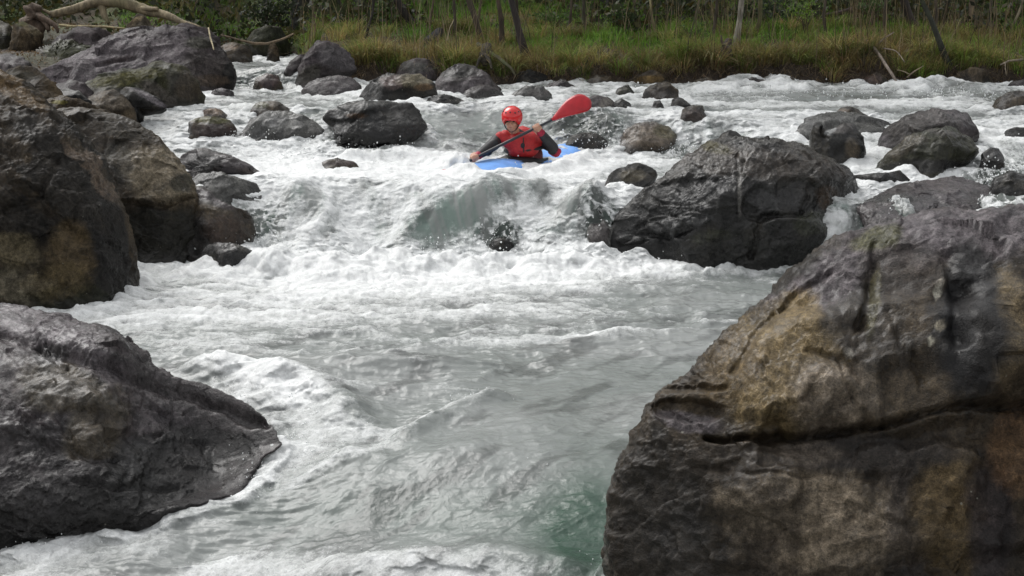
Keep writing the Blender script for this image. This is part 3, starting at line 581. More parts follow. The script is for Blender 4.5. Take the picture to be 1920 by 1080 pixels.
rock('angular grey stone wedged beside the mossy jagged rock', [(392, 182), (398, 168), (416, 164), (436, 172), (442, 184)], base=185, k=.4, T=.12, pal='grey', seed=82, wet=.8)
rock('flat grey slab lying before the brown edge rock', [(84, 172), (96, 158), (130, 152), (160, 158), (176, 172)], base=174, k=.9, T=.16, Y=14.4, zb=1.08, pal='grey', seed=83, wet=.3)

# ------------------------------------------------------------------ water mesh
def blur_axis(a, s, axis):
    r = int(3*s)+1; k = np.exp(-.5*(np.arange(-r, r+1)/s)**2); k /= k.sum()
    return np.apply_along_axis(lambda m_: np.convolve(m_, k, 'same'), axis, a)
def build_water():
    nc = 1040
    tt = np.linspace(-.56, .66, nc)
    inv = np.concatenate([1/np.linspace(1/1.2, 1/4.3, 70), 1/np.linspace(1/4.32, 1/23.5, 1050)])
    ys = np.unique(np.concatenate([inv, np.linspace(10.6, 12.0, 230), np.linspace(13.2, 14.7, 150), np.linspace(16.9, 17.4, 40)]))[::-1]
    nr = len(ys)
    Tt, Yy = np.meshgrid(tt, ys); X = Tt*Yy
    Z = bilin(Tt, Yy)
    px, py = proj(X, Yy, Z)
    gz = np.gradient(Z, axis=0)/np.gradient(Yy, axis=0)              # slope along the stream
    steep = sst(.25, 1.0, np.abs(gz))*sst(8.5, 9.5, Yy)
    # ---- foam painting (where the water is aerated)
    m = np.full(X.shape, .40)-.16*sst(8.8, 8.2, Yy)+.04*sst(7.4, 8.4, Yy)*sst(11.2, 10.8, Yy)
    def add(cx, cy, rx, ry, rot, v):
        nonlocal m
        m = m+v*np.exp(-ell(px, py, cx, cy, rx, ry, rot)**2*1.2)
    for a in [(820, 318, 330, 34, 0, .75), (640, 300, 160, 40, 0, .30), (800, 508, 430, 34, 0, .70), (560, 500, 160, 40, 0, .3), (600, 560, 300, 30, 0, .2), (520, 270, 120, 55, 20, .35), (330, 270, 90, 50, 20, .12), (1140, 488, 110, 30, 0, .55), (560, 440, 130, 60, 0, .45), (1000, 440, 70, 50, 0, .25),
              (420, 590, 300, 36, 0, .12), (850, 545, 300, 30, 0, .10), (900, 610, 420, 14, 0, -.14), (1200, 580, 200, 40, 0, -.12), (700, 640, 420, 22, 0, .10), (1100, 632, 320, 9, -2, .40), (500, 722, 130, 24, 20, .9), (440, 700, 70, 16, 10, .4), (60, 1010, 120, 14, -8, .4), (640, 800, 130, 34, 10, .34), (560, 840, 80, 44, -20, .40),
              (880, 752, 60, 16, -20, .55), (770, 800, 120, 12, -24, .35), (590, 893, 130, 11, -24, .45), (300, 985, 110, 9, -22, .30), (480, 915, 60, 14, -30, .3), (60, 1050, 110, 45, 0, .6), (760, 1078, 420, 34, 4, .34), (420, 1060, 120, 40, -10, .3),
              (1450, 192, 300, 9, 0, .30), (1380, 215, 220, 7, 0, .30), (1560, 178, 300, 6, 0, -.25), (1450, 205, 300, 5, 0, -.25), (1800, 190, 160, 16, 0, .25), (1700, 232, 60, 10, 0, .2), (1600, 300, 60, 40, 0, .4), (1860, 330, 90, 60, 0, .45), (1450, 240, 120, 20, 0, .35), (1270, 275, 90, 18, 0, .4),
              (1870, 228, 100, 8, 0, .3), (1100, 300, 110, 16, 0, .5), (1640, 420, 40, 40, 0, .3), (480, 150, 60, 16, 0, .35), (1280, 172, 160, 8, 0, .2), (1200, 500, 160, 10, 0, .35), (880, 205, 140, 5, 0, .25), (30, 588, 160, 10, 5, .35),
              # clear, green or sliding water
              (880, 240, 110, 34, 0, -.30), (870, 420, 90, 34, -20, -.20), (1380, 560, 240, 60, 0, -.42), (820, 346, 300, 8, 0, -.30), (1000, 690, 260, 50, -6, -.14), (760, 660, 400, 26, 0, -.10), (1000, 600, 300, 12, 0, -.12), (1250, 540, 200, 14, 0, -.1),
              (720, 700, 240, 16, 3, -.36), (960, 870, 330, 110, -18, -.50), (1120, 740, 200, 60, -20, -.30), (420, 1010, 260, 20, -24, -.35), (720, 960, 300, 44, -8, -.35), (1080, 980, 110, 120, 10, -.75), (960, 960, 130, 50, 0, -.3), (500, 185, 120, 12, 0, -.22), (560, 232, 60, 12, 0, -.15),
              (680, 190, 160, 14, 0, -.1), (1560, 175, 100, 8, 0, -.12), (1750, 245, 90, 6, 0, -.2), (340, 212, 120, 10, 0, -.1), (470, 125, 50, 8, 0, -.4), (1240, 690, 220, 40, -20, -.15)]:
        add(*a)
    arcs = [([(741, 474), (775, 445), (840, 405), (925, 366), (1010, 360)], 24, .60), ([(1021, 474), (1040, 440), (1068, 400), (1100, 370)], 22, .62), ([(560, 372), (600, 400), (616, 452)], 26, .62), ([(680, 366), (705, 400), (712, 440)], 20, .5), ([(800, 470), (850, 440), (900, 400)], 22, .35)]
    dropz = sst(10.8, 11.05, Yy)*sst(12.0, 11.7, Yy)
    m = m+.42*dropz
    for (pl, wd_, v_) in arcs: m = m-v_*dropz*np.exp(-(segdist(px, py, pl)/wd_)**2)
    lace = np.zeros(X.shape)
    for (cx, cy, rx, ry, v) in [(1095, 245, 80, 36, 1), (490, 420, 70, 55, .8), (940, 445, 55, 34, 1), (1125, 425, 45, 55, 1), (1870, 345, 90, 62, 1), (640, 268, 60, 26, .6), (1280, 282, 50, 14, .8), (1660, 415, 60, 40, 1), (490, 150, 66, 22, .9), (560, 230, 80, 22, .5), (1900, 190, 60, 18, .8), (700, 285, 60, 18, .6)]:
        lace = np.maximum(lace, v*np.exp(-ell(px, py, cx, cy, rx, ry)**2*1.3))
    # ---- flow-aligned coordinates: down-river in the drops, swinging to the lower left in front
    ang = math.radians(45)
    xr = X*math.cos(ang)-Yy*math.sin(ang); yr = X*math.sin(ang)+Yy*math.cos(ang)
    smooth_fg = sst(7.9, 7.2, Yy)*sst(-.18, .15, (X+.09)-.88*(Yy-7.0))            # sliding tongue in front
    drop = steep
    shelf = sst(11.5, 11.9, Yy)*sst(13.0, 12.6, Yy)
    swell = fbm(X*1.1, Yy*1.5, 3.3, 3)
    chop = ridged(X*2.6+.5*swell, Yy*4.6, 1.1, 4)
    fine = fbm(X*9, Yy*13, 8.8, 4, .6)
    streak = fbm(X*10+1.2*fbm(X*1.5, Yy*2, 8, 2), Yy*1.2+Z*.8, 4.4, 4, .6)
    stl = fbm(xr*10, yr*1.3, 6.1, 4, .6)                                    # streaks along the flow
    turb = .5+.55*fbm(X*5.5, Yy*5, 2.0, 3, .45)
    cauli = np.minimum(np.abs(fbm(X*14, Yy*12, 5.0, 3, .5))*2.2, 1)
    # rock collars
    coll = np.zeros(X.shape)
    wl = np.vstack([w for w in ROCK_WL if len(w)]); t_ = wl[:, 0]/wl[:, 1]
    ci = np.round((t_-tt[0])/(tt[1]-tt[0])).astype(int); ri = np.round(np.interp(wl[:, 1], ys[::-1], np.arange(nr)[::-1])).astype(int)
    ok = (ci > 0) & (ci < nc) & (ri > 0) & (ri < nr)
    coll[ri[ok], ci[ok]] = 1
    c2 = blur_axis(blur_axis(coll, 6.0, 0), 5, 1); coll = np.clip(c2*55, 0, 1)
    # ---- foam field
    ft = (.30*(chop-.55)+.28*fine)*(1-.35*shelf)*(1-.3*sst(8.8, 8.2, Yy))
    f = m+ft*(1-.55*smooth_fg)
    f = f+drop*(.50*streak-.04)
    lay = fbm(X*1.6, Yy*6.5, 3.9, 4, .6)
    f = f+smooth_fg*.16*stl+(1-smooth_fg)*(1-drop)*.34*lay
    f = f+coll*(.35-.2*smooth_fg)*(.6+.8*fbm(X*6, Yy*6, 0, 3))
    lc = ridged(X*26, Yy*10, Z*26, 3)
    f = f*(1-lace*.9)+lace*.9*(2.6*(lc-.62)+.25)
    # ---- shape
    d = (.040*swell+.042*(chop-.6))*(1-.7*smooth_fg)*(1-.8*drop)+.010*fine*(1-.7*sst(8.6, 8.0, Yy))
    foamy = sst(.35, .9, f)
    d += (1-smooth_fg)*(1-drop)*.028*lay
    d += foamy*(1-.5*shelf)*(.034*(turb-.5)+.010*(cauli-.4))
    rip = ridged(xr*5+.8*swell, yr*1.5, 9.4, 4); rip2 = ridged(X*5, Yy*9, 2.4, 4)
    d += smooth_fg*(1-foamy)*(.018*(rip-.6)+.005*(rip2-.6)+.003*fine)+(1-smooth_fg)*(1-drop)*(1-foamy)*.010*(rip2-.6)
    d += sst(9.6, 10.8, Yy)*sst(12.4, 11.0, Yy)*.06*(turb-.45)*foamy*(1-drop)
    d += drop*.012*streak
    d += coll*.03*(.3+turb)
    def ridge(pts, w, hgt):
        nonlocal d
        pp = np.array([hit(*q)[:2] for q in pts]); ds = segdist(X, Yy, [tuple(q) for q in pp])
        d += hgt*np.exp(-(ds/w)**2)*(.75+.5*turb)
    ridge([(385, 690), (470, 706), (560, 728), (650, 770)], .14, .09)
    for (pl, wd_, v_) in arcs[:3]: ridge(pl, .16, .10)
    ridge([(820, 372), (720, 376), (640, 372)], .2, .07)
    ridge([(930, 748), (860, 775), (760, 818)], .09, .07)
    ridge([(560, 684), (720, 680), (900, 686)], .16, .05)
    ridge([(660, 868), (520, 930), (330, 1015), (220, 1072)], .16, .03)
    ridge([(1020, 800), (880, 850), (700, 900)], .25, .04)
    ridge([(640, 1075), (900, 1060), (1050, 1075)], .12, .07)
    ridge([(1140, 492), (1200, 494), (1250, 498)], .09, .07)
    ridge([(1390, 158), (1440, 156), (1470, 160)], .2, .08)
    ridge([(1690, 166), (1760, 160), (1820, 166)], .2, .07)
    ridge([(500, 496), (640, 506), (780, 500), (900, 504), (1080, 498)], .24, .11)
    ridge([(1080, 640), (1200, 632), (1400, 628)], .10, .035)
    ridge([(660, 296), (760, 296), (850, 300)], .14, .07)
    ridge([(860, 326), (900, 332), (960, 332), (1030, 322), (1085, 312)], .10, .07)
    ridge([(1050, 236), (1090, 226), (1140, 236)], .22, .10)
    ridge([(820, 306), (868, 312)], .10, .10)
    ridge([(1078, 300), (1110, 298)], .10, .09)
    Z2 = Z+d
    # ---- colour of the water itself (glacial grey green, deeper green where it is clear; ripple shading painted in)
    g = np.array([.205, .222, .212]); dg = np.array([.045, .080, .060]); gr = np.array([.255, .268, .26]); bk = np.array([.035, .045, .038])
    cm = sst(-.4, .5, swell)[..., None]
    wc = g+(gr-g)*cm
    deep = np.clip(np.exp(-ell(px, py, 1100, 1000, 90, 130, 12)**2)*1.1+.35*np.exp(-ell(px, py, 960, 980, 200, 90)**2)+.25*np.exp(-ell(px, py, 700, 960, 260, 40)**2), 0, 1)[..., None]
    wc = wc+(dg-wc)*deep
    gs = np.clip(drop*.6*sst(-.2, .3, streak), 0, .6)[..., None]; wc = wc+(np.array([.13, .20, .17])-wc)*gs
    wc = wc+(bk-wc)*(lace[..., None]*.85)
    rip_shade = sst(.05, .5, fbm(xr*7, yr*2.4, 2.2, 4))[..., None]*(1-foamy[..., None])*.40; wc = wc*(1-rip_shade)  # dark ripple lines along the flow: shading painted into the water colour
    # sideways roughness, so steep foam is lumpy and not combed
    g2 = np.abs(np.gradient(Z2, axis=0)/np.gradient(Yy, axis=0)); g2 = blur_axis(np.clip(g2, 0, 2), 4, 0); st2 = sst(.15, .9, g2)*sst(.1, .6, f)*(1-.65*dropz*sst(11.1, 11.25, Yy))
    lump = fbm(X*8, Yy*5, Z2*20, 3, .55); lump2 = fbm(X*8+40, Yy*5, Z2*20+9, 3, .55)
    f = f+.22*st2*lump2+.10*fbm(X*16, Yy*12, Z2*26, 3)
    Yd = Yy-st2*(.055*lump+.02*fbm(X*22, Yy*9, Z2*50, 2)); Xd = X+st2*.03*lump2
    fc = grid_faces(nr, nc)
    v = np.stack([Xd, Yd, Z2], -1).reshape(-1, 3)
    me = mesh("river_water", v, fc[:, ::1], M_WATER, True, {'foam': f.ravel(), 'wcol': wc.reshape(-1, 3)})
    o = obj("river_water", me); tag(o, kind='structure')
    return X, Yy, Z2, f, px, py
WX, WY, WZ, WF, WPX, WPY = build_water()

def octa(cent, rad, strt):
    base = np.array([[1, 0, 0], [-1, 0, 0], [0, 1, 0], [0, -1, 0], [0, 0, 1], [0, 0, -1]], float)
    fc = np.array([[0, 2, 4], [2, 1, 4], [1, 3, 4], [3, 0, 4], [2, 0, 5], [1, 2, 5], [3, 1, 5], [0, 3, 5]])
    n = len(cent); v = cent[:, None]+base[None]*rad[:, None, None]*strt[:, None, :]
    return v.reshape(-1, 3), (fc[None]+6*np.arange(n)[:, None, None]).reshape(-1, 3)
M_SPRAY, _t, _b = newmat("spray_drops"); _b.inputs['Base Color'].default_value = (.86, .88, .88, 1); _b.inputs['Roughness'].default_value = .35
def build_spray():
    cs = []; rs = []
    # (picture x, y, spread x, spread y in pixels, how high drops fly in m, count, size)
    for (cx, cy, sx, sy, hh, n, s) in [(480, 480, 70, 20, .30, 260, .007), (420, 470, 60, 20, .30, 110, .006), (560, 470, 120, 22, .14, 500, .008), (800, 480, 160, 20, .12, 700, .008), (1050, 482, 80, 18, .16, 500, .008), (1130, 450, 40, 30, .12, 260, .007), (940, 460, 50, 22, .16, 260, .008),
                                   (1110, 280, 70, 16, .30, 600, .008), (700, 290, 90, 14, .22, 500, .008), (560, 285, 90, 22, .14, 400, .008), (460, 262, 60, 24, .16, 300, .007), (940, 305, 110, 12, .10, 160, .007), (1280, 284, 50, 12, .18, 250, .007), (1880, 330, 60, 40, .25, 500, .009), (1640, 430, 36, 20, .15, 160, .006),
                                   (1450, 170, 260, 16, .10, 500, .010), (1800, 175, 120, 14, .10, 300, .010), (1210, 492, 70, 8, .14, 350, .006), (500, 740, 100, 24, .10, 500, .0045), (560, 830, 80, 50, .08, 400, .0045), (440, 720, 40, 14, .09, 180, .0045), (80, 1030, 90, 20, .09, 300, .0045), (900, 745, 40, 10, .05, 120, .004), (470, 890, 40, 40, .08, 260, .0045), (940, 850, 60, 22, .015, 60, .004),
                                   (350, 970, 100, 30, .05, 160, .004), (260, 500, 20, 40, .1, 60, .005), (720, 1060, 300, 20, .05, 300, .004), (490, 165, 60, 6, .1, 160, .009)]:
        n = int(n*.7)
        a = rng.normal(cx, sx*.6, n); b = rng.normal(cy, sy*.6, n)
        for q in range(n):
            w = hit(a[q], b[q]) if n < 0 else None
        ys = np.linspace(4, 19, 700); sl_ = slope(b)
        Yg = ys[None, :]; zr = H+sl_[:, None]*Yg; dd = Yg*cp-(zr-H)*sp; xg = (a[:, None]-960)/F*dd
        below = zr < Zbase(xg, Yg+0*xg); i = np.argmax(below, 1); r_ = np.arange(n)
        p = np.stack([xg[r_, i], ys[i], zr[r_, i]], -1)
        ok_ = (i > 5)
        p[:, 2] += hh*rng.power(.45, n)[:]*rng.random(n)+.005; p[:, 1] -= .05*rng.random(n)
        cs.append(p[ok_]); rs.append((s*.78*(.3+.9*rng.random(n)**2))[ok_])
    c = np.vstack(cs); r = np.concatenate(rs)
    st = 1+.5*rng.random((len(c), 3)); st[:, 2] += .4
    v, f = octa(c, r, st)
    o = obj("spray", mesh("spray", v, f, M_SPRAY, True)); tag(o, kind='stuff')
build_spray()

# ------------------------------------------------------------------ terrain
def ybank(t):
    return np.interp(t, [-.9, -.245, -.222, -.165, -.150, .0, .2, .45, .9], [16.2, 16.4, 21.0, 21.0, 17.25, 17.0, 17.1, 17.0, 17.2])
def Zter(x, y):
    x = np.asarray(x, float); y = np.asarray(y, float)
    t = x/np.maximum(y, .5)
    yb = ybank(np.clip(t, -.9, .9))+.20*fbm(x*.9, x*0, 3, 3)
    s = y-yb
    left = sst(-.15, -.25, t)
    nz = fbm(x*.7, y*.7, 1.5, 4)
    zb = np.interp(s, [-.4, 0, .10, .35, .6, 2, 4.2, 6, 12, 20, 40, 90, 160], [.6, 1.08, 1.24, 1.40, 1.46, 1.66, 1.93, 2.25, 4.0, 7.5, 18, 42, 60])
    zl = np.interp(s, [-.4, 0, .4, 1.2, 2.6, 4.6, 7, 12, 20, 40, 90, 160], [.6, 1.08, 1.22, 1.48, 1.66, 1.88, 2.3, 4.0, 7.5, 18, 42, 60])
    zf = zb*(1-left)+zl*left
    zf = zf+.13*fbm(x*1.6, x*0+4, 1, 3)*sst(.05, .6, s)*sst(5, 1.5, s)*(1-left)
    zf = zf+nz*(.05+.03*np.clip(s, 0, 20))*sst(.1, .5, s)
    zf = zf-.10*sst(.4, .1, np.abs(s-.2))*ridged(x*3, y*3, 2, 3)*(1-left)
    zr = np.interp(y, [-5, 10, 11.3, 13.5, 14.5, 16.5], [-1.3, -.75, -.45, -.05, .25, .6])
    z = np.where(s > -.4, zf, zr)
    side = np.maximum(sst(-.50, -.58, t)*sst(.5, 3, y), sst(.58, .66, t)*sst(.5, 3, y))
    wl_ = Zbase(np.clip(x, -20, 30), np.clip(y, .9, 23))
    bank = wl_+.5+.25*np.clip(np.abs(x)-.5*y, 0, 60)+.1*nz
    z = np.where(s > -.4, z, z*(1-side)+bank*side)
    near = sst(2.2, .8, y)
    z = z*(1-near)+(.35+.1*nz+.12*np.clip(-y, 0, 80))*near
    return z
def build_terrain():
    xs = np.unique(np.concatenate([np.linspace(-160, -14, 60), np.linspace(-14, 14, 620), np.linspace(14, 160, 60)]))
    ys = np.unique(np.concatenate([np.linspace(-80, 1, 40), np.linspace(1, 15.5, 60), np.linspace(15.5, 24, 300), np.linspace(24, 45, 90), np.linspace(45, 170, 40)]))
    X, Y = np.meshgrid(xs, ys); Z = Zter(X, Y)
    Z = Z+.018*fbm(X*6, Y*6, 0, 4, .6)
    s = Y-ybank(X/np.maximum(Y, .5))
    n = fbm(X*1.2, Y*1.2, 7, 4)[..., None]; n2 = fbm(X*5, Y*5, 2, 4, .6)[..., None]
    litter = np.array([.075, .058, .036]); dirt = np.array([.045, .033, .024]); green = np.array([.07, .11, .022]); dark = np.array([.030, .030, .018])
    c = litter+(green-litter)*sst(-.1, .4, n)
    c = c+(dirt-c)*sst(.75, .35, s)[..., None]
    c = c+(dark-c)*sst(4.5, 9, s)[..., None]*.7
    left = sst(-.15, -.25, X/np.maximum(Y, .5))[..., None]*sst(4.5, 3, s)[..., None]
    c = c+(np.array([.085, .072, .062])-c)*left*.8
    c = c*(1+.4*n2)
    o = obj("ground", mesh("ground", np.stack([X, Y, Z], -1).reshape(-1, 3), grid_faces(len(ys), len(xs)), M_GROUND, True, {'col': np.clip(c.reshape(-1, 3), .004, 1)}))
    tag(o, kind='structure')
build_terrain()

# ------------------------------------------------------------------ grass
def blades(name, base, length, lean_dir, lean, width, col, label=None):
    n = len(base); seg = 3
    side = np.stack([-np.sin(lean_dir+rng.normal(0, 1, n)), np.cos(lean_dir+rng.normal(0, 1, n)), 0*lean_dir], -1)
    out = np.stack([np.cos(lean_dir), np.sin(lean_dir), 0*lean_dir], -1)
    vs = []
    for i in range(seg+1):
        t = i/seg
        c = base+out*(length*lean*t**1.7)[:, None]; c[:, 2] += length*(t-.62*lean*t**2.2)
        w = (width*(1-t**1.5)*.5+.0004)[:, None]
        vs += [c-side*w, c+side*w]
    v = np.stack(vs, 1).reshape(-1, 3); k = 2*(seg+1)
    f = np.array([[2*i, 2*i+1, 2*i+3, 2*i+2] for i in range(seg)])
    f = (f[None]+k*np.arange(n)[:, None, None]).reshape(-1, 4)
    cc = np.repeat(col, k, 0)
    o = obj(name, mesh(name, v, f, M_BLADE, True, {'col': cc})); tag(o, label, kind='stuff'); return o
def build_grass():
    n = 120000
    t = rng.uniform(-.30, .48, n); s = rng.power(1.1, n)*7.5
    keep = rng.random(n) < np.where(t < -.16, .45, 1); t, s = t[keep], s[keep]
    yb = ybank(t); y = yb+.30+s; x = t*y; n = len(x)
    dens = fbm(x*.8, y*.8, 4, 3)
    keep = (rng.random(n) < .60+.9*dens) & ((t > -.2) | (s > 1.5)); x, y, t, s = x[keep], y[keep], t[keep], s[keep]; n = len(x)
    z = Zter(x, y)-.01
    patch = fbm(x*.55, y*.9, 9, 3); fine = rng.random(n)
    gz = sst(-.38, .0, patch+.5*(fine-.5)+.55*sst(.4, 1.8, s)-.30)[:, None]
    tan = np.array([.27, .20, .075]); gr = np.array([.19, .37, .030]); gr2 = np.array([.09, .20, .022])
    c = tan*(1-gz)+(gr+(gr2-gr)*rng.random((n, 1)))*gz
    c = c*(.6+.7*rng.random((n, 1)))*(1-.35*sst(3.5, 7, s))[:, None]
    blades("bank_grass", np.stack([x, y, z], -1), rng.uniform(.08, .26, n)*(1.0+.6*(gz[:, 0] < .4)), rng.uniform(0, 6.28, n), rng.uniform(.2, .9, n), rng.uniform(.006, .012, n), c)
    # arching sedge tufts along the brow of the bank
    B = []; Ln = []; D = []; K = []; C = []
    tuf = []
    for i in range(300):
        t0 = rng.uniform(-.165, .47); so = rng.uniform(.25, .7) if i % 2 else rng.uniform(.6, 3.2)
        tuf.append((t0, so, rng.uniform(.22, .42), 0))
    for (px_, so, l_, g_) in [(1310, .35, .62, .25), (1335, .3, .6, .1), (1290, .5, .6, .9), (1265, .5, .5, .9), (1575, .45, .5, .1), (1560, .7, .5, .2), (1000, .5, .45, .3), (1120, .5, .4, .3), (640, .4, .45, .3), (680, .4, .5, .3), (710, .5, .5, .3), (860, .5, .5, .35), (900, .5, .5, .3), (590, .5, .5, .9), (1030, .9, .45, .7), (1680, .5, .4, .2), (1740, .4, .4, .3), (1850, .5, .45, .6), (960, .4, .5, .3), (1200, .6, .4, .4)]:
        tuf.append(((px_-960)/F, so, l_, g_))
    for (t0, so, l_, g_) in tuf:
        y0 = ybank(t0)+so; x0 = t0*y0; m = int(150 if l_ > .45 else 80)
        r_ = rng.random(m)**.5*.13; a = rng.uniform(0, 6.28, m)
        bx, by = x0+r_*np.cos(a), y0+r_*np.sin(a)*.8
        dr = np.arctan2(np.sin(a)-.9, np.cos(a)); B.append(np.stack([bx, by, Zter(bx, by)], -1)); D.append(dr); Ln.append(l_*rng.uniform(.5, 1.15, m)); K.append(rng.uniform(.35, 1.25, m))
        gg = g_ if g_ else rng.random()**1.0; shade = rng.uniform(.45, 1.2)
        cc = np.array([.46, .34, .16])*(1-gg)+np.array([.20, .32, .05])*gg
        C.append(cc*shade*(.5+.8*rng.random((m, 1)))*(1+.1*rng.normal(size=(m, 3))))
    B = np.vstack(B); C = np.clip(np.vstack(C), .01, 1)
    blades("dry_sedge", B, np.concatenate(Ln), np.concatenate(D), np.concatenate(K), np.full(len(B), .009), C)
build_grass()
def build_stems():
    n = 4600; t = rng.uniform(-.17, .48, n); sS = .25+rng.power(.9, n)*6.5; y = ybank(t)+sS; x = t*y
    k = rng.random(n) < .35+1.3*fbm(x*.9, y*.9, 12, 3); x, y, t = x[k], y[k], t[k]; n = len(x)
    c = np.array([.15, .11, .07])*(.25+1.5*rng.random((n, 1))**1.5); lt = rng.random(n) < .22; c[lt] = np.array([.30, .24, .14])
    blades("dead_stems", np.stack([x, y, Zter(x, y)], -1), rng.uniform(.3, 1.1, n), rng.uniform(0, 6.28, n), rng.uniform(.03, .35, n), np.full(n, .010), c)
build_stems()

# ------------------------------------------------------------------ wood: tubes, trunks, leaves
def tube(pts, rad, n=9, rough=.12, seed=0, sub=6, wob=.0):
    pts = np.array(pts, float); rad = np.array(rad, float); m = len(pts)
    u = np.linspace(0, m-1, (m-1)*sub+1)
    c = np.stack([np.interp(u, np.arange(m), pts[:, i]) for i in range(3)], -1); r = np.interp(u, np.arange(m), rad)
    for _ in range(sub//2): c[1:-1] = (c[:-2]+2*c[1:-1]+c[2:])/4
    Ltot = np.linalg.norm(np.diff(c, axis=0), axis=1).sum()
    if wob: c += wob*np.stack([fbm(u*.8+seed, u*0, i*5.5, 2) for i in range(3)], -1)
    tg = np.gradient(c, axis=0); tg /= np.linalg.norm(tg, axis=1)[:, None]+1e-9
    ref = np.array([.13, .95, .21]) if abs(tg[0] @ np.array([0, 1, 0])) < .9 else np.array([1, 0, 0])
    a = np.cross(tg, ref); a /= np.linalg.norm(a, axis=1)[:, None]; b = np.cross(tg, a)
    th = np.linspace(0, 2*math.pi, n, endpoint=False)
    rr = r[:, None]*(1+rough*fbm(u[:, None]*1.7+0*th[None], 2.2*np.cos(th)[None]+seed+0*u[:, None], 2.2*np.sin(th)[None]+0*u[:, None], 2))
    v = c[:, None]+rr[..., None]*(np.cos(th)[None, :, None]*a[:, None]+np.sin(th)[None, :, None]*b[:, None])
    nv = len(c)*n; v = np.vstack([v.reshape(-1, 3), c[0], c[-1]])
    f = grid_faces(len(c), n, True); i = np.arange(n); j = (i+1) % n
    tr = np.concatenate([np.stack([j, i, np.full(n, nv)], 1), np.stack([(len(c)-1)*n+i, (len(c)-1)*n+j, np.full(n, nv+1)], 1)])
    return v, f, tr
def join(parts):
    V = []; Q = []; Tr = []; o = 0
    for v, f, t in parts:
        V.append(v); Q.append(f+o); Tr.append(t+o); o += len(v)
    return np.vstack(V), [np.vstack(Q), np.vstack(Tr)]
def bark_cols(v, c, seed=0, moss=0, pale=0):
    n = fbm(v[:, 0]*9+seed, v[:, 1]*9, v[:, 2]*3, 4)[:, None]
    cc = np.array(c)*(1+.5*n)
    if moss: cc = cc+(np.array([.06, .08, .02])-cc)*moss*sst(0, .4, fbm(v[:, 0]*4, v[:, 1]*4, v[:, 2]*4, 3))[:, None]
    if pale: cc = cc+(np.array([.05, .045, .04])-cc)*pale*sst(.15, .4, fbm(v[:, 0]*6, v[:, 1]*6, v[:, 2]*11+4, 3))[:, None]
    return np.clip(cc, .008, 1)
def leaves(cent, size, cols, tilt=None):
    n = len(cent)
    a = rng.normal(size=(n, 3)); a /= np.linalg.norm(a, axis=1)[:, None]
    b = rng.normal(size=(n, 3)); b -= (b*a).sum(1)[:, None]*a; b /= np.linalg.norm(b, axis=1)[:, None]
    s = size[:, None]
    v = np.stack([cent-a*s, cent+b*s*.5, cent+a*s, cent-b*s*.5], 1).reshape(-1, 3)
    f = np.arange(4*n).reshape(-1, 4)
    return v, f, np.repeat(cols, 4, 0)
def clumps(center, R, nc, per, cr, flat=.7):
    out = []
    for i in range(nc):
        d = rng.normal(size=3); d /= np.linalg.norm(d); c = np.array(center)+d*np.array(R)*rng.uniform(.35, 1)
        q = rng.normal(size=(per, 3))*cr*rng.uniform(.5, 1.2)*np.array([1, 1, flat]); out.append(c+q)
    return np.vstack(out)
CROWNS = []
for kk in range(4):
    h0 = 4.2; R = (1.7, 1.7, 2.4)
    cpts = clumps((0, 0, h0+2.0), R, 22, 26, .28)
    base = [(.045, .085, .02), (.065, .105, .025), (.035, .06, .018), (.08, .11, .03)][kk]
    cl = np.array(base)*(.6+.8*rng.random((len(cpts), 1)))
    v, f, c = leaves(cpts, rng.uniform(.05, .10, len(cpts)), cl)
    CROWNS.append(mesh("crown", v, f, M_LEAF, False, {'col': c}))
def tree(label, px, py, tx, Yt, w, col, moss=0, pale=0, crown=True, group='trees standing on the far bank', kind=0, fork=None):
    """base at picture (px,py) on the bank, leaning so that it leaves the picture top at tx; w = width in px"""
    if Yt is None:
        ys = np.linspace(17.1, 40, 1500); z = H+slope(py)*ys; d = ys*cp-(z-H)*sp; x = (px-960)/F*d
        b = z < Zter(x, ys); i = int(np.argmax(b)) if b.any() else 400; Yt = ys[i]
    b0 = P(px, py, Yt); b0[2] = Zter(b0[0], b0[1])-.05
    top = P(tx, 0, Yt); dz = max(top[2]-b0[2], .15); lx = np.clip((top[0]-b0[0])/dz, -.9, .9)
    r0 = w/F*Yt/2; Hh = 4.6+rng.uniform(0, 2)
    pts = [[0, 0, 0], [lx*dz*.5+rng.normal(0, .012), 0, dz*.5], [lx*dz, 0, dz], [lx*dz+lx*.9*1.0, .1, dz+1.2], [lx*dz+lx*1.4+rng.normal(0, .1), .2, dz+2.6], [lx*dz+lx*1.6, .2, Hh]]
    if dz < .4: pts = [pts[0]]+pts[2:]
    rads = np.interp(np.arange(len(pts)), [0, .6, len(pts)-1], [r0*1.25, r0, r0*.35])
    prt = [tube(pts, rads, 10, .22, seed=px*.1, sub=8, wob=.02)]
    for i in range(5):
        h = rng.uniform(.45, .95); a = rng.uniform(0, 6.28); q = np.array([np.interp(h*(len(pts)-1), np.arange(len(pts)), [p_[j] for p_ in pts]) for j in range(3)])
        ln = rng.uniform(.7, 1.6); e_ = q+np.array([math.cos(a)*ln, math.sin(a)*ln, ln*.7]); m_ = (q+e_)/2+np.array([0, 0, -.1])
        prt.append(tube([q, m_, e_], [r0*.4, r0*.28, r0*.12], 6, .1, sub=3))
    v, f = join(prt)
    t = thing("tree", b0, label, "tree", group)
    tk = obj("trunk", mesh("trunk", v, f, M_BARK, True, {'col': bark_cols(v, col, px, moss, pale)}), t)
    if crown:
        o = obj("crown", CROWNS[kind % 4], t); e_ = pts[-1]; o.location = (e_[0], e_[1], Hh-4.9); o.rotation_euler = (0, 0, rng.uniform(0, 6)); sc_ = rng.uniform(.8, 1.15); o.scale = (sc_, sc_, sc_)
    return t
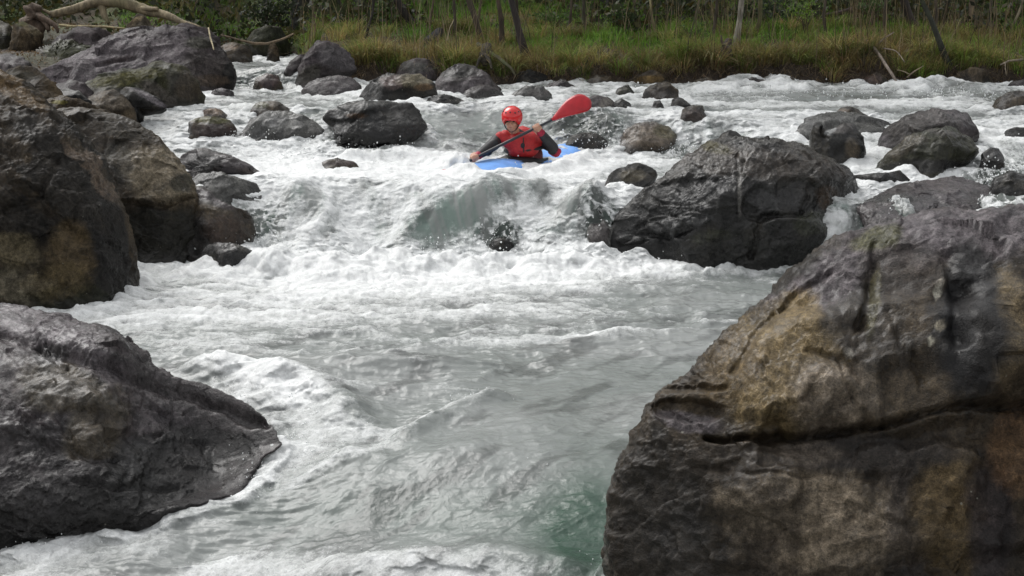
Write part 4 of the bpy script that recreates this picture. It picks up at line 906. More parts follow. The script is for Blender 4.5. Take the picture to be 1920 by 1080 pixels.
BR = (.055, .042, .032); DKB = (.030, .025, .022); PAL_ = (.26, .24, .20); GRY = (.12, .105, .085)
tree('thin dark sapling on green grass above the left sedge', 686, 72, 700, None, 5, DKB)
tree('leaning dark trunk above the shaded grey rocks under the bank', 778, 52, 744, None, 16, DKB)
tree('very dark broad trunk rising behind the tilted grey stone', 566, 52, 566, None, 40, (.022, .022, .018), kind=2)
tree('dark leaning tree directly above the kayakers head', 996, 122, 958, None, 14, (.035, .028, .025), pale=0)
tree('slim pale yellow stem in the wood above the ochre rock', 1228, 70, 1222, None, 5, (.28, .24, .13))
tree('pale grey birch trunk standing at the brow of the bank', 1380, 92, 1392, None, 12, PAL_, pale=.5)
tree('dark mossy leaning trunk on the right part of the bank', 1786, 122, 1728, None, 10, (.03, .032, .024), moss=.4)
tree('straight pale brown trunk in the wood near the right edge', 1826, 54, 1824, None, 10, (.22, .17, .12), pale=.3)
tree('thin pale stem leaning right at the right edge of the wood', 1898, 56, 1918, None, 5, (.22, .19, .13))
tree('brown trunk leaning left above the mossy branch', 916, 92, 876, None, 12, (.06, .048, .036), moss=.3)
tree('brown twin trunk beside the leaning brown one', 942, 88, 936, None, 9, (.07, .052, .036))
tree('broad dark conifer trunk in the middle of the wood', 1146, 66, 1150, 22.5, 30, (.026, .026, .02), moss=.3, kind=2)
tree('thick dark brown trunk leaning left of the mossy leaning one', 1722, 58, 1690, None, 16, (.045, .035, .03))
tree('thin brown sapling beside the golden tussock', 1298, 56, 1312, None, 5, (.12, .09, .06))
tree('thin curved green sapling rising out of the golden tussock', 1280, 118, 1316, None, 3, (.07, .07, .035), crown=False)
for i_, (bx, by, tx, w_, c_, lb) in enumerate([(722, 44, 716, 6, (.05, .04, .03), 'slender dark stem between the thin sapling and the broad leaning trunk'), (806, 60, 812, 5, (.09, .07, .045), 'thin brown stem left of the dark rotting log'),
        (858, 70, 852, 7, (.05, .042, .03), 'upright dark brown stem just right of the rotting log'), (894, 80, 900, 5, (.11, .085, .055), 'thin pale brown stem behind the leaning brown tree'), (970, 84, 966, 6, (.06, .045, .03), 'thin dark stem close left of the tree above the helmet'),
        (1062, 66, 1070, 6, (.085, .065, .045), 'thin brown stem right of the tree above the helmet'), (1098, 60, 1094, 7, (.05, .045, .03), 'dark stem left of the conifer trunk'), (1196, 58, 1190, 5, (.09, .07, .05), 'thin stem right of the conifer trunk'),
        (1335, 74, 1342, 6, (.05, .04, .03), 'dark stem leaning right just left of the birch'), (1420, 66, 1424, 9, (.14, .13, .06), 'yellow green stem just right of the birch'), (1552, 66, 1546, 6, (.07, .055, .04), 'thin brown stem left of the fallen pale branch'),
        (1655, 62, 1662, 7, (.06, .05, .035), 'brown stem behind the fallen pale branch'), (1758, 66, 1752, 6, (.10, .08, .06), 'thin stem between the two leaning dark trunks'), (1852, 66, 1858, 6, (.05, .045, .035), 'dark stem right of the straight pale trunk'), (642, 46, 636, 7, (.04, .035, .028), 'dark stem at the left end of the green bank')]):
    tree(lb, bx, by, tx, None, w_, c_, moss=.2, crown=bool(i_ % 2), kind=i_)
_ORD = ['first', 'second', 'third', 'fourth', 'fifth', 'sixth', 'seventh', 'eighth', 'ninth', 'tenth', 'eleventh', 'twelfth', 'thirteenth', 'fourteenth', 'fifteenth', 'sixteenth', 'seventeenth', 'eighteenth', 'nineteenth', 'twentieth',
        'twenty-first', 'twenty-second', 'twenty-third', 'twenty-fourth', 'twenty-fifth', 'twenty-sixth']
for i, bx in enumerate([20, 120, 215, 330, 430, 500, 610, 655, 805, 848, 895, 1010, 1046, 1095, 1185, 1255, 1340, 1425, 1460, 1532, 1600, 1650, 1770, 1800, 1862, 1890]):
    Yt = float(22+4*((i*7) % 5)/5+rng.uniform(0, 3)); x_ = (bx-960)/F*Yt*1.0
    cc = [BR, GRY, (.09, .06, .04), DKB, (.15, .12, .08)][i % 5]
    tree('background trunk deep in the dark wood, %s counted from the left' % _ORD[i], bx, 30, bx+float(rng.normal(0, 7)), Yt, float(rng.uniform(5, 13)), cc, moss=.3*(i % 2), group='background trunks in the wood', kind=i)

# leafy bushes and the dark undergrowth of the wood
def bush(label, px, py, Yt, rx, rz, col, n=500, sz=.03, stems=True, cat='bush', kname='bush'):
    c = P(px, py, Yt); zg = float(Zter(c[0], c[1])); t = thing(kname, (c[0], c[1], zg), label, cat, 'bushes on the far bank')
    h = max(c[2]-zg, .12)
    pts = clumps((0, 0, h), (rx, rx*.7, rz), 14, max(8, n//14), rx*.22)
    cl = np.array(col)*(.55+.9*rng.random((len(pts), 1)))
    v, f, cc = leaves(pts, rng.uniform(.6, 1.3, len(pts))*sz, cl)
    obj("foliage", mesh("foliage", v, f, M_LEAF, False, {'col': cc}), t)
    prt = []
    for i in range(6):
        a = rng.uniform(0, 6.28); e_ = np.array([math.cos(a)*rx*.8, math.sin(a)*rx*.5, h+rz*rng.uniform(0, .8)])
        prt.append(tube([[0, 0, -.03], e_*np.array([.35, .35, .55]), e_], [.010, .007, .003], 5, .1, sub=3))
    v, f = join(prt); obj("stems", mesh("stems", v, f, M_BARK, True, {'col': bark_cols(v, (.08, .06, .04))}), t)
LG = (.16, .26, .035); MG = (.07, .13, .03); DG = (.035, .06, .02)
for a in [('bright leafy twig bush hanging at the top above the birch meadow', 1510, 18, 19.4, .26, .14, LG, 150, .022), ('fresh green bush at the top left of the thick leaning trunk', 1638, 8, 20.0, .25, .16, MG, 240, .026),
          ('small fresh green shrub below the straight pale trunk', 1810, 52, 20.2, .18, .07, LG, 120, .02), ('dark green bush at the foot of the conifer trunk', 1180, 50, 20.4, .40, .25, DG, 500, .03), ('fresh shrub near the thin right edge stem', 1886, 52, 20.4, .16, .08, MG, 140, .022),
          ('dark shadowed bush left of the broad dark trunk', 505, 30, 22.2, .55, .30, (.025, .035, .015), 700, .04), ('dark bush at the edge of the wood above the driftwood', 60, 4, 23.0, .7, .35, DG, 700, .04), ('dark leafy bush above the long log', 330, 8, 23.4, .8, .35, (.03, .042, .018), 800, .04),
          ('low green leafy shrub beside the birch trunk', 1300, 62, 18.9, .24, .16, MG, 260, .024), ('mid green bush behind the dark leaning tree', 1040, 34, 20.4, .34, .22, MG, 380, .026), ('green bush among the saplings left of the kayakers bank', 735, 22, 20.4, .35, .25, MG, 420, .028),
          ('dark bush in the wood above the fallen branch', 1575, 30, 21.6, .5, .25, DG, 500, .035), ('dark holly like bush between the birch and the twig bush', 1440, 24, 21.4, .5, .3, (.03, .045, .02), 600, .035), ('dark bush behind the pale yellow stem', 1260, 20, 22.0, .5, .3, DG, 600, .035), ('dark bush at the right edge of the wood', 1930, 20, 21.8, .5, .3, DG, 500, .035)]:
    bush(*a)
def build_undergrowth():
    n = 130000
    x = rng.uniform(-24, 26, n); y = 22.2+rng.power(1.3, n)*16; nr_ = rng.random(n) < .32; y[nr_] = 20.2+rng.random(nr_.sum())*3; hgt = rng.random(n)**1.6
    dn = fbm(x*.45, y*.45, 6, 3)
    k = rng.random(n) < .5+1.0*dn; x, y, hgt, dn = x[k], y[k], hgt[k], dn[k]
    z = Zter(x, y)+hgt*np.clip(.35+1.9*(dn+.2), .1, 2.2)*np.where(y < 22.2, .30, 1)
    c = np.array([.035, .045, .016])*(.4+1.2*rng.random((len(x), 1)))+np.array([.035, .018, .0])*(rng.random((len(x), 1)) < .3)
    v, f, cc = leaves(np.stack([x, y, z], -1), rng.uniform(.04, .09, len(x)), c)
    tag(obj("undergrowth", mesh("undergrowth", v, f, M_LEAF, False, {'col': cc})), kind='stuff')
    # fallen leaves and twigs
    n = 26000; t = rng.uniform(-.42, .48, n); s = rng.random(n)*5; yb = ybank(t); y = yb+.05+s; x = t*y; z = Zter(x, y)+.012
    c = np.array([.13, .085, .045])*(.4+1.3*rng.random((n, 1)))
    v, f, cc = leaves(np.stack([x, y, z], -1), rng.uniform(.010, .026, n), c)
    tag(obj("leaf_litter", mesh("leaf_litter", v, f, M_LEAF, False, {'col': cc})), kind='stuff')
    # roots and hanging dead stems on the cut bank
    n = 2600; prt = []
    B = []; D = []
    t = rng.uniform(-.16, .47, n); y = ybank(t)+rng.uniform(-.02, .3, n); x = t*y
    base = np.stack([x, y, Zter(x, y)+.05], -1)
    c = np.array([.15, .11, .065])*(.15+1.5*rng.random((n, 1))**1.4)
    blades("bank_roots", base, rng.uniform(.10, .34, n), rng.uniform(-3.6, .5, n), rng.uniform(.8, 1.9, n), np.full(n, .008), c)
build_undergrowth()
# belt of wood that closes the view and shades the bank
for i in range(34):
    x = -22+i*1.35+rng.normal(0, .4); y = 29+rng.uniform(0, 9)
    if i % 2: y += 6
    z = float(Zter(x, y)); px_, py_ = proj(x, y, z+.5)
    t = thing("tree", (x, y, z-.1), 'tall tree in the closed wood on the hillside', "tree", 'hillside trees'); r0 = rng.uniform(.08, .16); hh = rng.uniform(5, 7)
    v, f, tr = tube([[0, 0, 0], [rng.normal(0, .1), 0, hh*.5], [rng.normal(0, .3), 0, hh]], [r0, r0*.8, r0*.3], 8, .2, sub=6)
    obj("trunk", mesh("trunk", v, [f, tr], M_BARK, True, {'col': bark_cols(v, (.05, .04, .03), i, .4)}), t)
    for q in range(2):
        o = obj("crown", CROWNS[(i+q) % 4], t); s_ = rng.uniform(1.2, 1.7); o.scale = (s_, s_, s_); o.location = (0, 0, hh*.55-4.2*s_+q*2.2); o.rotation_euler = (0, 0, rng.uniform(0, 6))

# driftwood, branches, sticks
def hitT(px, py):
    ys = np.linspace(15, 30, 1500); p = P(np.full(1500, float(px)), float(py), ys); i = int(np.argmax(p[:, 2] < Zter(p[:, 0], ys)+.03)); return p[i]
def wood(name, label, cat, pts, rad, col, moss=0, extra=(), group=None, seed=0, n=9, rough=.25):
    """pts are (picture x, picture y, depth)"""
    W_ = [P(a, b, d) if d else hitT(a, b) for a, b, d in pts]; c0 = W_[0]
    prt = [tube([w-c0 for w in W_], rad, n, rough, seed, sub=7, wob=.012)]
    for (ep, er) in extra: prt.append(tube([P(a, b, d)-c0 for a, b, d in ep], er, 6, .2, seed+3, sub=4, wob=.008))
    v, f = join(prt)
    o = obj(name, mesh(name, v, f, M_BARK, True, {'col': bark_cols(v, col, seed, moss)})); o.location = c0
    return tag(o, label, cat, group)
g_ = 'driftwood and fallen branches'
wood('driftwood_log', 'long bleached driftwood log arching over the gravel bar', 'log', [(96, 26, 19.0), (135, 20, 19.0), (172, 6, 19.0), (212, 1, 19.0), (252, 10, 19.0), (272, 20, 19.0), (310, 28, 18.9), (340, 42, 18.8), (378, 52, 18.7)], [.055, .065, .075, .085, .085, .075, .06, .045, .02], (.22, .18, .115), moss=.35,
     extra=[([(262, 16, 18.95), (280, 17, 18.9), (296, 17, 18.85)], [.04, .035, .03]), ([(190, 10, 19), (196, 30, 18.95), (204, 44, 18.9)], [.06, .05, .03]), ([(96, 26, 19.0), (80, 18, 19), (70, 14, 19.1)], [.03, .02, .012])], group=g_, seed=1)
wood('root_stump', 'torn root end of the driftwood at the upper left', 'stump', [(70, 66, 18.9), (62, 44, 19.0), (60, 24, 19.0), (68, 8, 19.0)], [.10, .17, .15, .07], (.10, .07, .05), extra=[([(62, 24, 19.0), (85, 36, 18.9), (92, 58, 18.8)], [.07, .06, .03]), ([(70, 30, 18.9), (104, 46, 18.8), (110, 62, 18.8)], [.06, .04, .02])], group=g_, seed=2, rough=.7)
wood('stick', 'straight pale stick lying below the long driftwood log', 'stick', [(111, 48, 18.5), (160, 50, 18.5), (200, 50, 18.5), (236, 54, 18.5)], [.018, .02, .018, .01], (.30, .25, .14), group=g_, seed=3, n=6)
wood('stick', 'thin pale stick standing against the whaleback rock', 'stick', [(390, 52, 16.9), (395, 70, 16.8), (401, 93, 16.6)], [.010, .012, .008], (.36, .31, .20), group=g_, seed=4, n=6)
wood('branch', 'bent thin branch sagging over the upper pool', 'branch', [(415, 66, 18.6), (446, 74, 18.6), (478, 83, 18.6), (500, 82, 18.6), (530, 72, 18.6), (552, 62, 18.6)], [.012, .016, .02, .02, .016, .01], (.15, .11, .07), group=g_, seed=5, n=6)
wood('branch', 'pale forked branch fallen down the right bank to the water', 'branch', [(1618, 72, 18.2), (1638, 88, 17.7), (1656, 112, 17.2), (1672, 136, 16.9), (1684, 158, 16.8)], [.012, .024, .022, .02, .012], (.22, .18, .15), extra=[([(1640, 88, 17.7), (1656, 72, 17.8), (1676, 60, 17.9)], [.014, .012, .006]), ([(1656, 90, 17.3), (1680, 94, 17.3), (1696, 116, 17.0)], [.008, .007, .005])], group=g_, seed=6, n=7)
wood('branch', 'short forked root stick low on the right bank', 'branch', [(1702, 146, 16.9), (1712, 134, 16.95), (1732, 122, 17.1)], [.010, .010, .006], (.24, .19, .13), extra=[([(1706, 140, 16.9), (1692, 132, 17), (1682, 132, 17)], [.008, .006, .004])], group=g_, seed=7, n=6)
wood('branch', 'pale root sticking out of the bank at the right edge', 'branch', [(1876, 120, 17.0), (1892, 113, 17.1), (1925, 111, 17.4)], [.010, .014, .02], (.24, .2, .15), extra=[([(1884, 117, 17.0), (1885, 128, 16.95), (1886, 140, 16.9)], [.008, .006, .004]), ([(1905, 98, 17.3), (1914, 106, 17.3), (1922, 110, 17.3)], [.006, .006, .006])], group=g_, seed=8, n=6)
wood('branch', 'mossy green root curving down the bank beside the dark leaning tree', 'branch', [(896, 82, 17.8), (916, 98, 17.45), (940, 112, 17.15), (958, 128, 16.95), (966, 142, 16.9)], [.035, .028, .024, .02, .012], (.055, .05, .025), moss=.6, group=g_, seed=9, n=8)
wood('fallen_log', 'dark rotting log leaning behind the shaded rocks of the bank', 'log', [(796, 80, 0), (822, 66, 0), (848, 44, 0)], [.06, .09, .07], (.03, .028, .03), group=g_, seed=10, n=9)
wood('stick', 'thin upright pale stem beside the dark rotting log', 'stick', [(838, 76, 17.5), (842, 58, 17.5), (850, 36, 17.6)], [.008, .008, .005], (.26, .22, .14), group=g_, seed=11, n=5)
wood('stick', 'thin green stem right of the leaning dark trunk', 'stick', [(782, 50, 18.6), (786, 20, 18.6), (789, -4, 18.6)], [.010, .009, .007], (.14, .16, .06), group=g_, seed=12, n=5)
wood('stick', 'pale twig lying on the grass right of the birch', 'stick', [(1484, 94, 0), (1500, 91, 0), (1514, 93, 0)], [.006, .007, .004], (.33, .3, .2), group=g_, seed=13, n=5)
wood('branch', 'dead dark branch lying across the wood at the top right', 'branch', [(1540, 30, 20.5), (1590, 22, 20.6), (1625, 10, 20.7)], [.025, .04, .03], (.06, .04, .035), group=g_, seed=14, n=7)
wood('root_stump', 'old brown stump beside the birch trunk', 'stump', [(1362, 112, 17.5), (1364, 96, 17.55), (1368, 72, 17.6)], [.10, .085, .035], (.06, .045, .036), extra=[([(1362, 106, 17.5), (1348, 110, 17.4), (1338, 120, 17.3)], [.05, .04, .02]), ([(1366, 96, 17.5), (1354, 80, 17.5), (1352, 66, 17.5)], [.03, .02, .01])], group=g_, seed=15, rough=.6)
wood('root_stump', 'tangled root plate under the leaning brown trunk', 'stump', [(910, 120, 17.2), (908, 104, 17.4), (912, 86, 17.7)], [.05, .08, .05], (.035, .028, .02), moss=.4, extra=[([(908, 102, 17.35), (898, 112, 17.2), (893, 126, 17.1)], [.035, .025, .012]), ([(910, 102, 17.35), (918, 114, 17.15), (922, 130, 17.05)], [.035, .022, .012])], group=g_, seed=16, rough=.5)

# ------------------------------------------------------------------ kayak, paddle, kayaker
M_KAYAK = plain("blue_plastic", (.20, .42, .88), .32, 12, .12, .05); M_BLK = plain("black_neoprene", (.014, .015, .017), .55, 60, .2, .1)
M_RED = plain("red_fabric", (.42, .016, .018), .6, 50, .25, .25); M_CRIM = plain("crimson_fabric", (.32, .008, .035), .6, 50, .25, .2); M_DRED = plain("dark_red_fabric", (.10, .008, .012), .7, 50, .3, .2)
M_HELM = plain("red_helmet_shell", (.62, .018, .020), .22, 8, .08, .02, coat=.4); M_BLADEP = plain("red_paddle_blade", (.42, .012, .02), .28, 14, .15, .04)
M_SHAFT = plain("dark_shaft", (.018, .020, .026), .35, 20, .2, .02); M_GRIP = plain("hull_trim_white", (.6, .65, .7), .4, 20, .1, .02)
M_SKIN, _t, _b = newmat("skin"); _p = N(_t, 'ShaderNodeTexCoord').outputs['Object']; L(_t, mixc(_t, mrange(_t, noise_n(_t, 26, 4, .6, _p), .35, .7), (.40, .20, .13), (.52, .29, .20)), _b.inputs['Base Color']); _b.inputs['Roughness'].default_value = .5; _b.inputs['Subsurface Weight'].default_value = .08
M_HAIR = plain("dark_brown_hair", (.03, .018, .012), .6, 80, .3, .3); M_EYE = plain("eye_dark", (.02, .015, .012), .2, 10, .05, 0); M_LIP = plain("lips", (.36, .10, .085), .45, 30, .1, .02)

def ico(c, r, rot=None, n=12, m=18):
    c = np.array(c, float); r = np.array(r if hasattr(r, '__len__') else (r, r, r), float)
    ph = np.linspace(-math.pi/2, math.pi/2, n)[1:-1]; th = np.linspace(0, 2*math.pi, m, endpoint=False)
    v = np.stack([np.cos(ph)[:, None]*np.cos(th), np.cos(ph)[:, None]*np.sin(th), np.sin(ph)[:, None]+0*th], -1).reshape(-1, 3)
    v = np.vstack([v, [0, 0, -1], [0, 0, 1]])*r
    if rot is not None: v = v @ np.array(rot).T
    k = n-2; f = grid_faces(k, m, True); i = np.arange(m); j = (i+1) % m
    tr = np.concatenate([np.stack([j, i, np.full(m, k*m)], 1), np.stack([(k-1)*m+i, (k-1)*m+j, np.full(m, k*m+1)], 1)])
    return v+c, f, tr
def cap(a, ra, b, rb, n=14):
    a = np.array(a, float); b = np.array(b, float); d = b-a; Ld = np.linalg.norm(d)+1e-6; d /= Ld
    s = []; r = []
    for q in np.linspace(-1, -.05, 5): s.append(q*ra); r.append(ra*math.sqrt(1-q*q))
    for q in np.linspace(.05, 1, 5): s.append(Ld+q*rb); r.append(rb*math.sqrt(1-q*q))
    ref = np.array([0, 0, 1.]) if abs(d[2]) < .8 else np.array([1., 0, 0]); u = np.cross(d, ref); u /= np.linalg.norm(u); w = np.cross(d, u)
    th = np.linspace(0, 2*math.pi, n, endpoint=False)
    v = np.array([a+d*si+ri*(math.cos(t)*u+math.sin(t)*w) for si, ri in zip(s, r) for t in th])
    nv = len(v); v = np.vstack([v, a-d*ra, b+d*rb]); m = len(s); f = grid_faces(m, n, True); i = np.arange(n); j = (i+1) % n
    return v, f, np.concatenate([np.stack([j, i, np.full(n, nv)], 1), np.stack([(m-1)*n+i, (m-1)*n+j, np.full(n, nv+1)], 1)])
def chain(pts, rad): return [cap(pts[i], rad[i], pts[i+1], rad[i+1]) for i in range(len(pts)-1)]
def remesh(name, parts, vox, mat, parent, c0, smooth=6, cut=None):
    v, f = join(parts); v = v-c0
    me = mesh(name+"_src", v, f); o = bpy.data.objects.new(name+"_src", me); SC.collection.objects.link(o)
    md = o.modifiers.new("r", 'REMESH'); md.mode = 'VOXEL'; md.voxel_size = vox
    ms = o.modifiers.new("s", 'SMOOTH'); ms.factor = .5; ms.iterations = smooth
    dg = bpy.context.evaluated_depsgraph_get(); dg.update()
    m2 = bpy.data.meshes.new_from_object(o.evaluated_get(dg)); m2.name = name
    bpy.data.objects.remove(o); m2.materials.clear(); m2.materials.append(mat)
    m2.polygons.foreach_set("use_smooth", np.ones(len(m2.polygons), bool))
    return obj(name, m2, parent)

def build_kayak():
    Yk = 13.1; ctr = P(978, 309, Yk); ctr[2] = .458; ax = np.array([-.66, -.75, -.07]); ax /= np.linalg.norm(ax); sd_ = np.array([-ax[1], ax[0], 0])
    k = thing("kayak", ctr, 'short blue whitewater kayak half buried in foam under the paddler', 'kayak')
    ns, nr_ = 44, 26; s = np.linspace(-1, 1, ns); L_ = 1.02
    half = .30*np.clip(1-np.abs(s)**2.6, 0, 1)**.62+.012; deck = .135*np.clip(1-np.abs(s)**3, 0, 1)**.5+.02+.05*np.exp(-((s-.35)/.3)**2); keel = -.16*np.clip(1-np.abs(s)**3, 0, 1)**.5; rock_ = .17*np.abs(s)**2.4
    th = np.linspace(0, 2*math.pi, nr_, endpoint=False); V = []
    for i in range(ns):
        cth, sth = np.cos(th), np.sin(th)
        w_ = half[i]*np.sign(cth)*np.abs(cth)**.75; z_ = np.where(sth > 0, deck[i]*np.abs(sth)**.85, keel[i]*np.abs(sth)**.75)+rock_[i]
        V.append(ax*s[i]*L_+w_[:, None]*sd_+np.array([0, 0, 1])*z_[:, None])
    v = np.vstack(V); n0 = len(v); v = np.vstack([v, V[0].mean(0), V[-1].mean(0)]); i = np.arange(nr_); j = (i+1) % nr_
    tr = np.concatenate([np.stack([j, i, np.full(nr_, n0)], 1), np.stack([(ns-1)*nr_+i, (ns-1)*nr_+j, np.full(nr_, n0+1)], 1)])
    me = mesh("hull", v, [grid_faces(ns, nr_, True), tr], M_KAYAK, True); h = obj("hull", me, k)
    # raised moulded rim round the cockpit, grab loops, bow patch
    a = np.linspace(0, 2*math.pi, 33); rim = [ax*(.0+.36*math.cos(q))+sd_*.21*math.sin(q)+np.array([0, 0, .155+.02*math.cos(q)]) for q in a]
    v, f, t_ = tube(rim, [.016]*33, 7, 0, sub=2); obj("cockpit_rim", mesh("cockpit_rim", v, [f, t_], M_BLK), k)
    for sgn in (1, -1):
        q = [ax*sgn*.98+sd_*.04+np.array([0, 0, .19]), ax*sgn*1.02+np.array([0, 0, .24]), ax*sgn*.98-sd_*.04+np.array([0, 0, .19])]
        v, f, t_ = tube(q, [.010]*3, 6, 0, sub=5); obj("grab_loop", mesh("grab_loop", v, [f, t_], M_BLK), k)
    for q in ((.62, .10), (.62, -.10)):
        v, f, t_ = tube([ax*q[0]+sd_*q[1]+np.array([0, 0, .165]), ax*(q[0]+.2)+sd_*q[1]*.7+np.array([0, 0, .17])], [.013, .011], 6, 0, sub=4); obj("deck_trim", mesh("deck_trim", v, [f, t_], M_GRIP), k)
    return k, ctr, ax, sd_
KAY, KC, KAX, KSD = build_kayak()

HL = P(891, 296, 12.72); HR = P(1006, 239, 12.78)           # hands on the shaft
def build_paddle():
    d = HR-HL; d /= np.linalg.norm(d); tip = P(1092, 190, 12.9); root = HR+d*.19; low = HL-d*.24
    mid = (HL+HR)/2
    p = thing("paddle", mid, 'red bladed paddle with a dark shaft held across the kayakers chest', 'paddle')
    v, f, t_ = tube([low-mid, HL-mid, HR-mid, root-mid], [.0155]*4, 10, 0, sub=4); obj("shaft", mesh("shaft", v, [f, t_], M_SHAFT), p)
    for nm, st, dr, up in (("blade", root, d, np.array([0, .45, .9])), ("blade", low, -d, np.array([0, -.95, .3]))):
        up = up-(up@dr)*dr; up /= np.linalg.norm(up); nn = np.cross(dr, up); n1, n2 = 18, 9
        s = np.linspace(0, 1, n1)[:, None]; u = np.linspace(-1, 1, n2)[None]
        wd = .022+.082*np.sin(np.clip(s*1.25, 0, 1)*math.pi/2)**1.2*(1-.0*s); wd = wd*np.sqrt(np.clip(1-np.clip((s-.72)/.285, 0, 1)**2.4, 0.02, 1))
        skew = .018*np.sin(s*math.pi)
        base = st+dr*.0
        q = base+dr*(s*.41)[..., None]*(1+0*u)[..., None]+up*((wd*u+skew)[..., None])
        q = q+nn*((.03*np.sin(s*math.pi)+.012*(1-u*u))[..., None])
        top = q+nn*.005; bot = q-nn*.005
        V = np.vstack([top.reshape(-1, 3), bot.reshape(-1, 3)])-mid; f1 = grid_faces(n1, n2); f2 = f1[:, ::-1]+n1*n2
        rim = [i*n2 for i in range(n1)]+[(n1-1)*n2+i for i in range(1, n2)]+[i*n2+n2-1 for i in range(n1-2, -1, -1)]+[i for i in range(n2-2, 0, -1)]
        rim = np.array(rim); r2 = np.roll(rim, -1); sd2 = np.stack([rim, r2, r2+n1*n2, rim+n1*n2], 1)
        b = obj(nm, mesh(nm, V, [f1, f2, sd2], M_BLADEP), p)
        v, f, t_ = tube([st-mid-dr*.02, st-mid+dr*.22+nn*.03], [.016, .008], 8, 0, sub=4); obj("spine", mesh("spine", v, [f, t_], M_BLADEP), b)
build_paddle()

def build_person():
    c0 = KC.copy()
    hd = P(960, 226, 12.93); nk = P(966, 251, 13.02); ch = P(980, 268, 13.05); wa = P(984, 292, 13.12); pe = KC+np.array([0, 0, .06])
    sL = P(936, 260, 13.03); sR = P(1019, 262, 13.08); eL = P(914, 279, 12.86); eR = P(1037, 277, 12.92)
    per = thing("person", c0, 'kayaker in red helmet and red life vest paddling through the rapids', 'person')
    body = [ico(hd+np.array([0, .01, .012]), (.074, .092, .108)), ico(hd+np.array([-.004, -.035, -.05]), (.052, .055, .058)), cap(hd-[0, 0, .04], .052, nk, .056)]
    body += [cap(nk, .058, ch, .12), cap(ch+[-.06, 0, 0], .115, wa+[-.05, 0, 0], .10), cap(ch+[.06, 0, 0], .115, wa+[.05, 0, 0], .10), cap(wa, .13, pe, .15), cap(ch+[-.09, 0, .03], .07, sL, .055), cap(ch+[.09, 0, .03], .07, sR, .055)]
    for s_, e_, h_ in ((sL, eL, HL), (sR, eR, HR)):
        w_ = h_+(e_-h_)*.22
        body += chain([s_, e_], [.055, .042])+chain([e_, w_], [.043, .027])+chain([w_, h_+(e_-h_)*.10], [.027, .03])
    for sg in (-1, 1):
        hip = pe+KSD*.09*sg; kn = hip+KAX*.42+KSD*.06*sg+[0, 0, .02]; an = kn+KAX*.40+[0, 0, -.12]
        body += chain([hip, kn, an, an+KAX*.1+[0, 0, .04]], [.08, .055, .04, .032])
    # face: nose, brow, ears
    fw = np.array([-.16, -.98, -.10]); fw /= np.linalg.norm(fw); rt = np.cross(fw, [0, 0, 1]); rt /= np.linalg.norm(rt); upv = np.cross(rt, fw)
    def fc(a, b, c): return hd+rt*a+upv*b+fw*c
    body += [cap(fc(0, .012, .084), .010, fc(0, -.022, .100), .014), cap(fc(-.035, .022, .072), .010, fc(.035, .022, .072), .010), ico(fc(0, -.086, .066), (.022, .018, .016)), ico(fc(.074, -.005, .0), (.012, .018, .030)), ico(fc(-.074, -.005, .0), (.012, .018, .030)),
             cap(fc(-.016, -.046, .082), .007, fc(.016, -.046, .082), .007), cap(fc(-.014, -.058, .080), .008, fc(.014, -.058, .080), .008), ico(fc(.036, -.02, .062), (.02, .02, .02)), ico(fc(-.036, -.02, .062), (.02, .02, .02))]
    # hands: palm, four fingers curled round the shaft, thumb
    sh = HR-HL; sh /= np.linalg.norm(sh)
    for h_, e_, sg in ((HL, eL, 1), (HR, eR, -1)):
        b = (h_-e_); b -= (b@sh)*sh; b /= np.linalg.norm(b); nn = np.cross(sh, b)
        if nn[2] < 0: nn = -nn
        pc = h_-b*.045+nn*.022
        body += [cap(pc-sh*.026, .018, pc+sh*.026, .018), cap(pc-b*.028-sh*.012, .021, pc-b*.028+sh*.012, .021), cap(h_+(e_-h_)*.10, .026, pc-b*.02, .020)]
        for i, (ln, r_) in enumerate(((.9, .0085), (1.0, .009), (.96, .0088), (.8, .0078))):
            o_ = sh*((i-1.5)*.0205)*sg
            q = [pc+o_+b*.008, h_+o_+nn*.028*ln+b*.012, h_+o_+b*.031*ln+nn*.006, h_+o_+b*.018-nn*.026*ln, h_+o_-b*.010-nn*.026*ln]
            body += chain(q, [r_*1.1, r_*1.05, r_, r_*.95, r_*.85])
        q = [pc-sh*sg*.028-b*.016, pc-sh*sg*.042+b*.012-nn*.014, h_-sh*sg*.036-nn*.024+b*.004, h_-sh*sg*.016-nn*.028+b*.016]
        body += chain(q, [.014, .0115, .010, .009])
    remesh("body", body, .0065, M_SKIN, per, c0, 3)
    # dark paddle jacket: sleeves and collar
    jk = [cap(nk+[0, 0, .006], .064, ch, .13), cap(ch+[-.07, 0, 0], .122, wa+[-.05, 0, 0], .115), cap(ch+[.07, 0, 0], .122, wa+[.05, 0, 0], .115), cap(ch+[-.09, 0, .03], .08, sL, .068), cap(ch+[.09, 0, .03], .08, sR, .068)]
    for s_, e_, h_ in ((sL, eL, HL), (sR, eR, HR)):
        w_ = h_+(e_-h_)*.26; m1 = s_+(e_-s_)*.5+np.array([0, 0, -.008]); m2 = e_+(w_-e_)*.5
        jk += chain([s_, m1, e_, m2, w_], [.068, .066, .056, .052, .040])
        jk += [ico(e_+np.array([0, 0, -.02]), .055), ico(m1+np.array([.01, -.02, .01]), .058)]
    remesh("jacket", jk, .010, M_BLK, per, c0, 4)
    # crimson underside panel of the lifted arm
    cr = chain([eR+np.array([-.01, .03, -.035]), eR+np.array([.03, .02, -.05]), eR+np.array([.055, .0, -.035])], [.045, .05, .032]); remesh("sleeve_panel", cr, .009, M_CRIM, per, c0, 3)
    for h_, e_ in ((HL, eL), (HR, eR)):
        w_ = h_+(e_-h_)*.27; w2 = h_+(e_-h_)*.20
        v, f, t_ = cap(w_-c0, .043, w2-c0, .036); obj("cuff", mesh("cuff", v, [f, t_], M_CRIM), per)
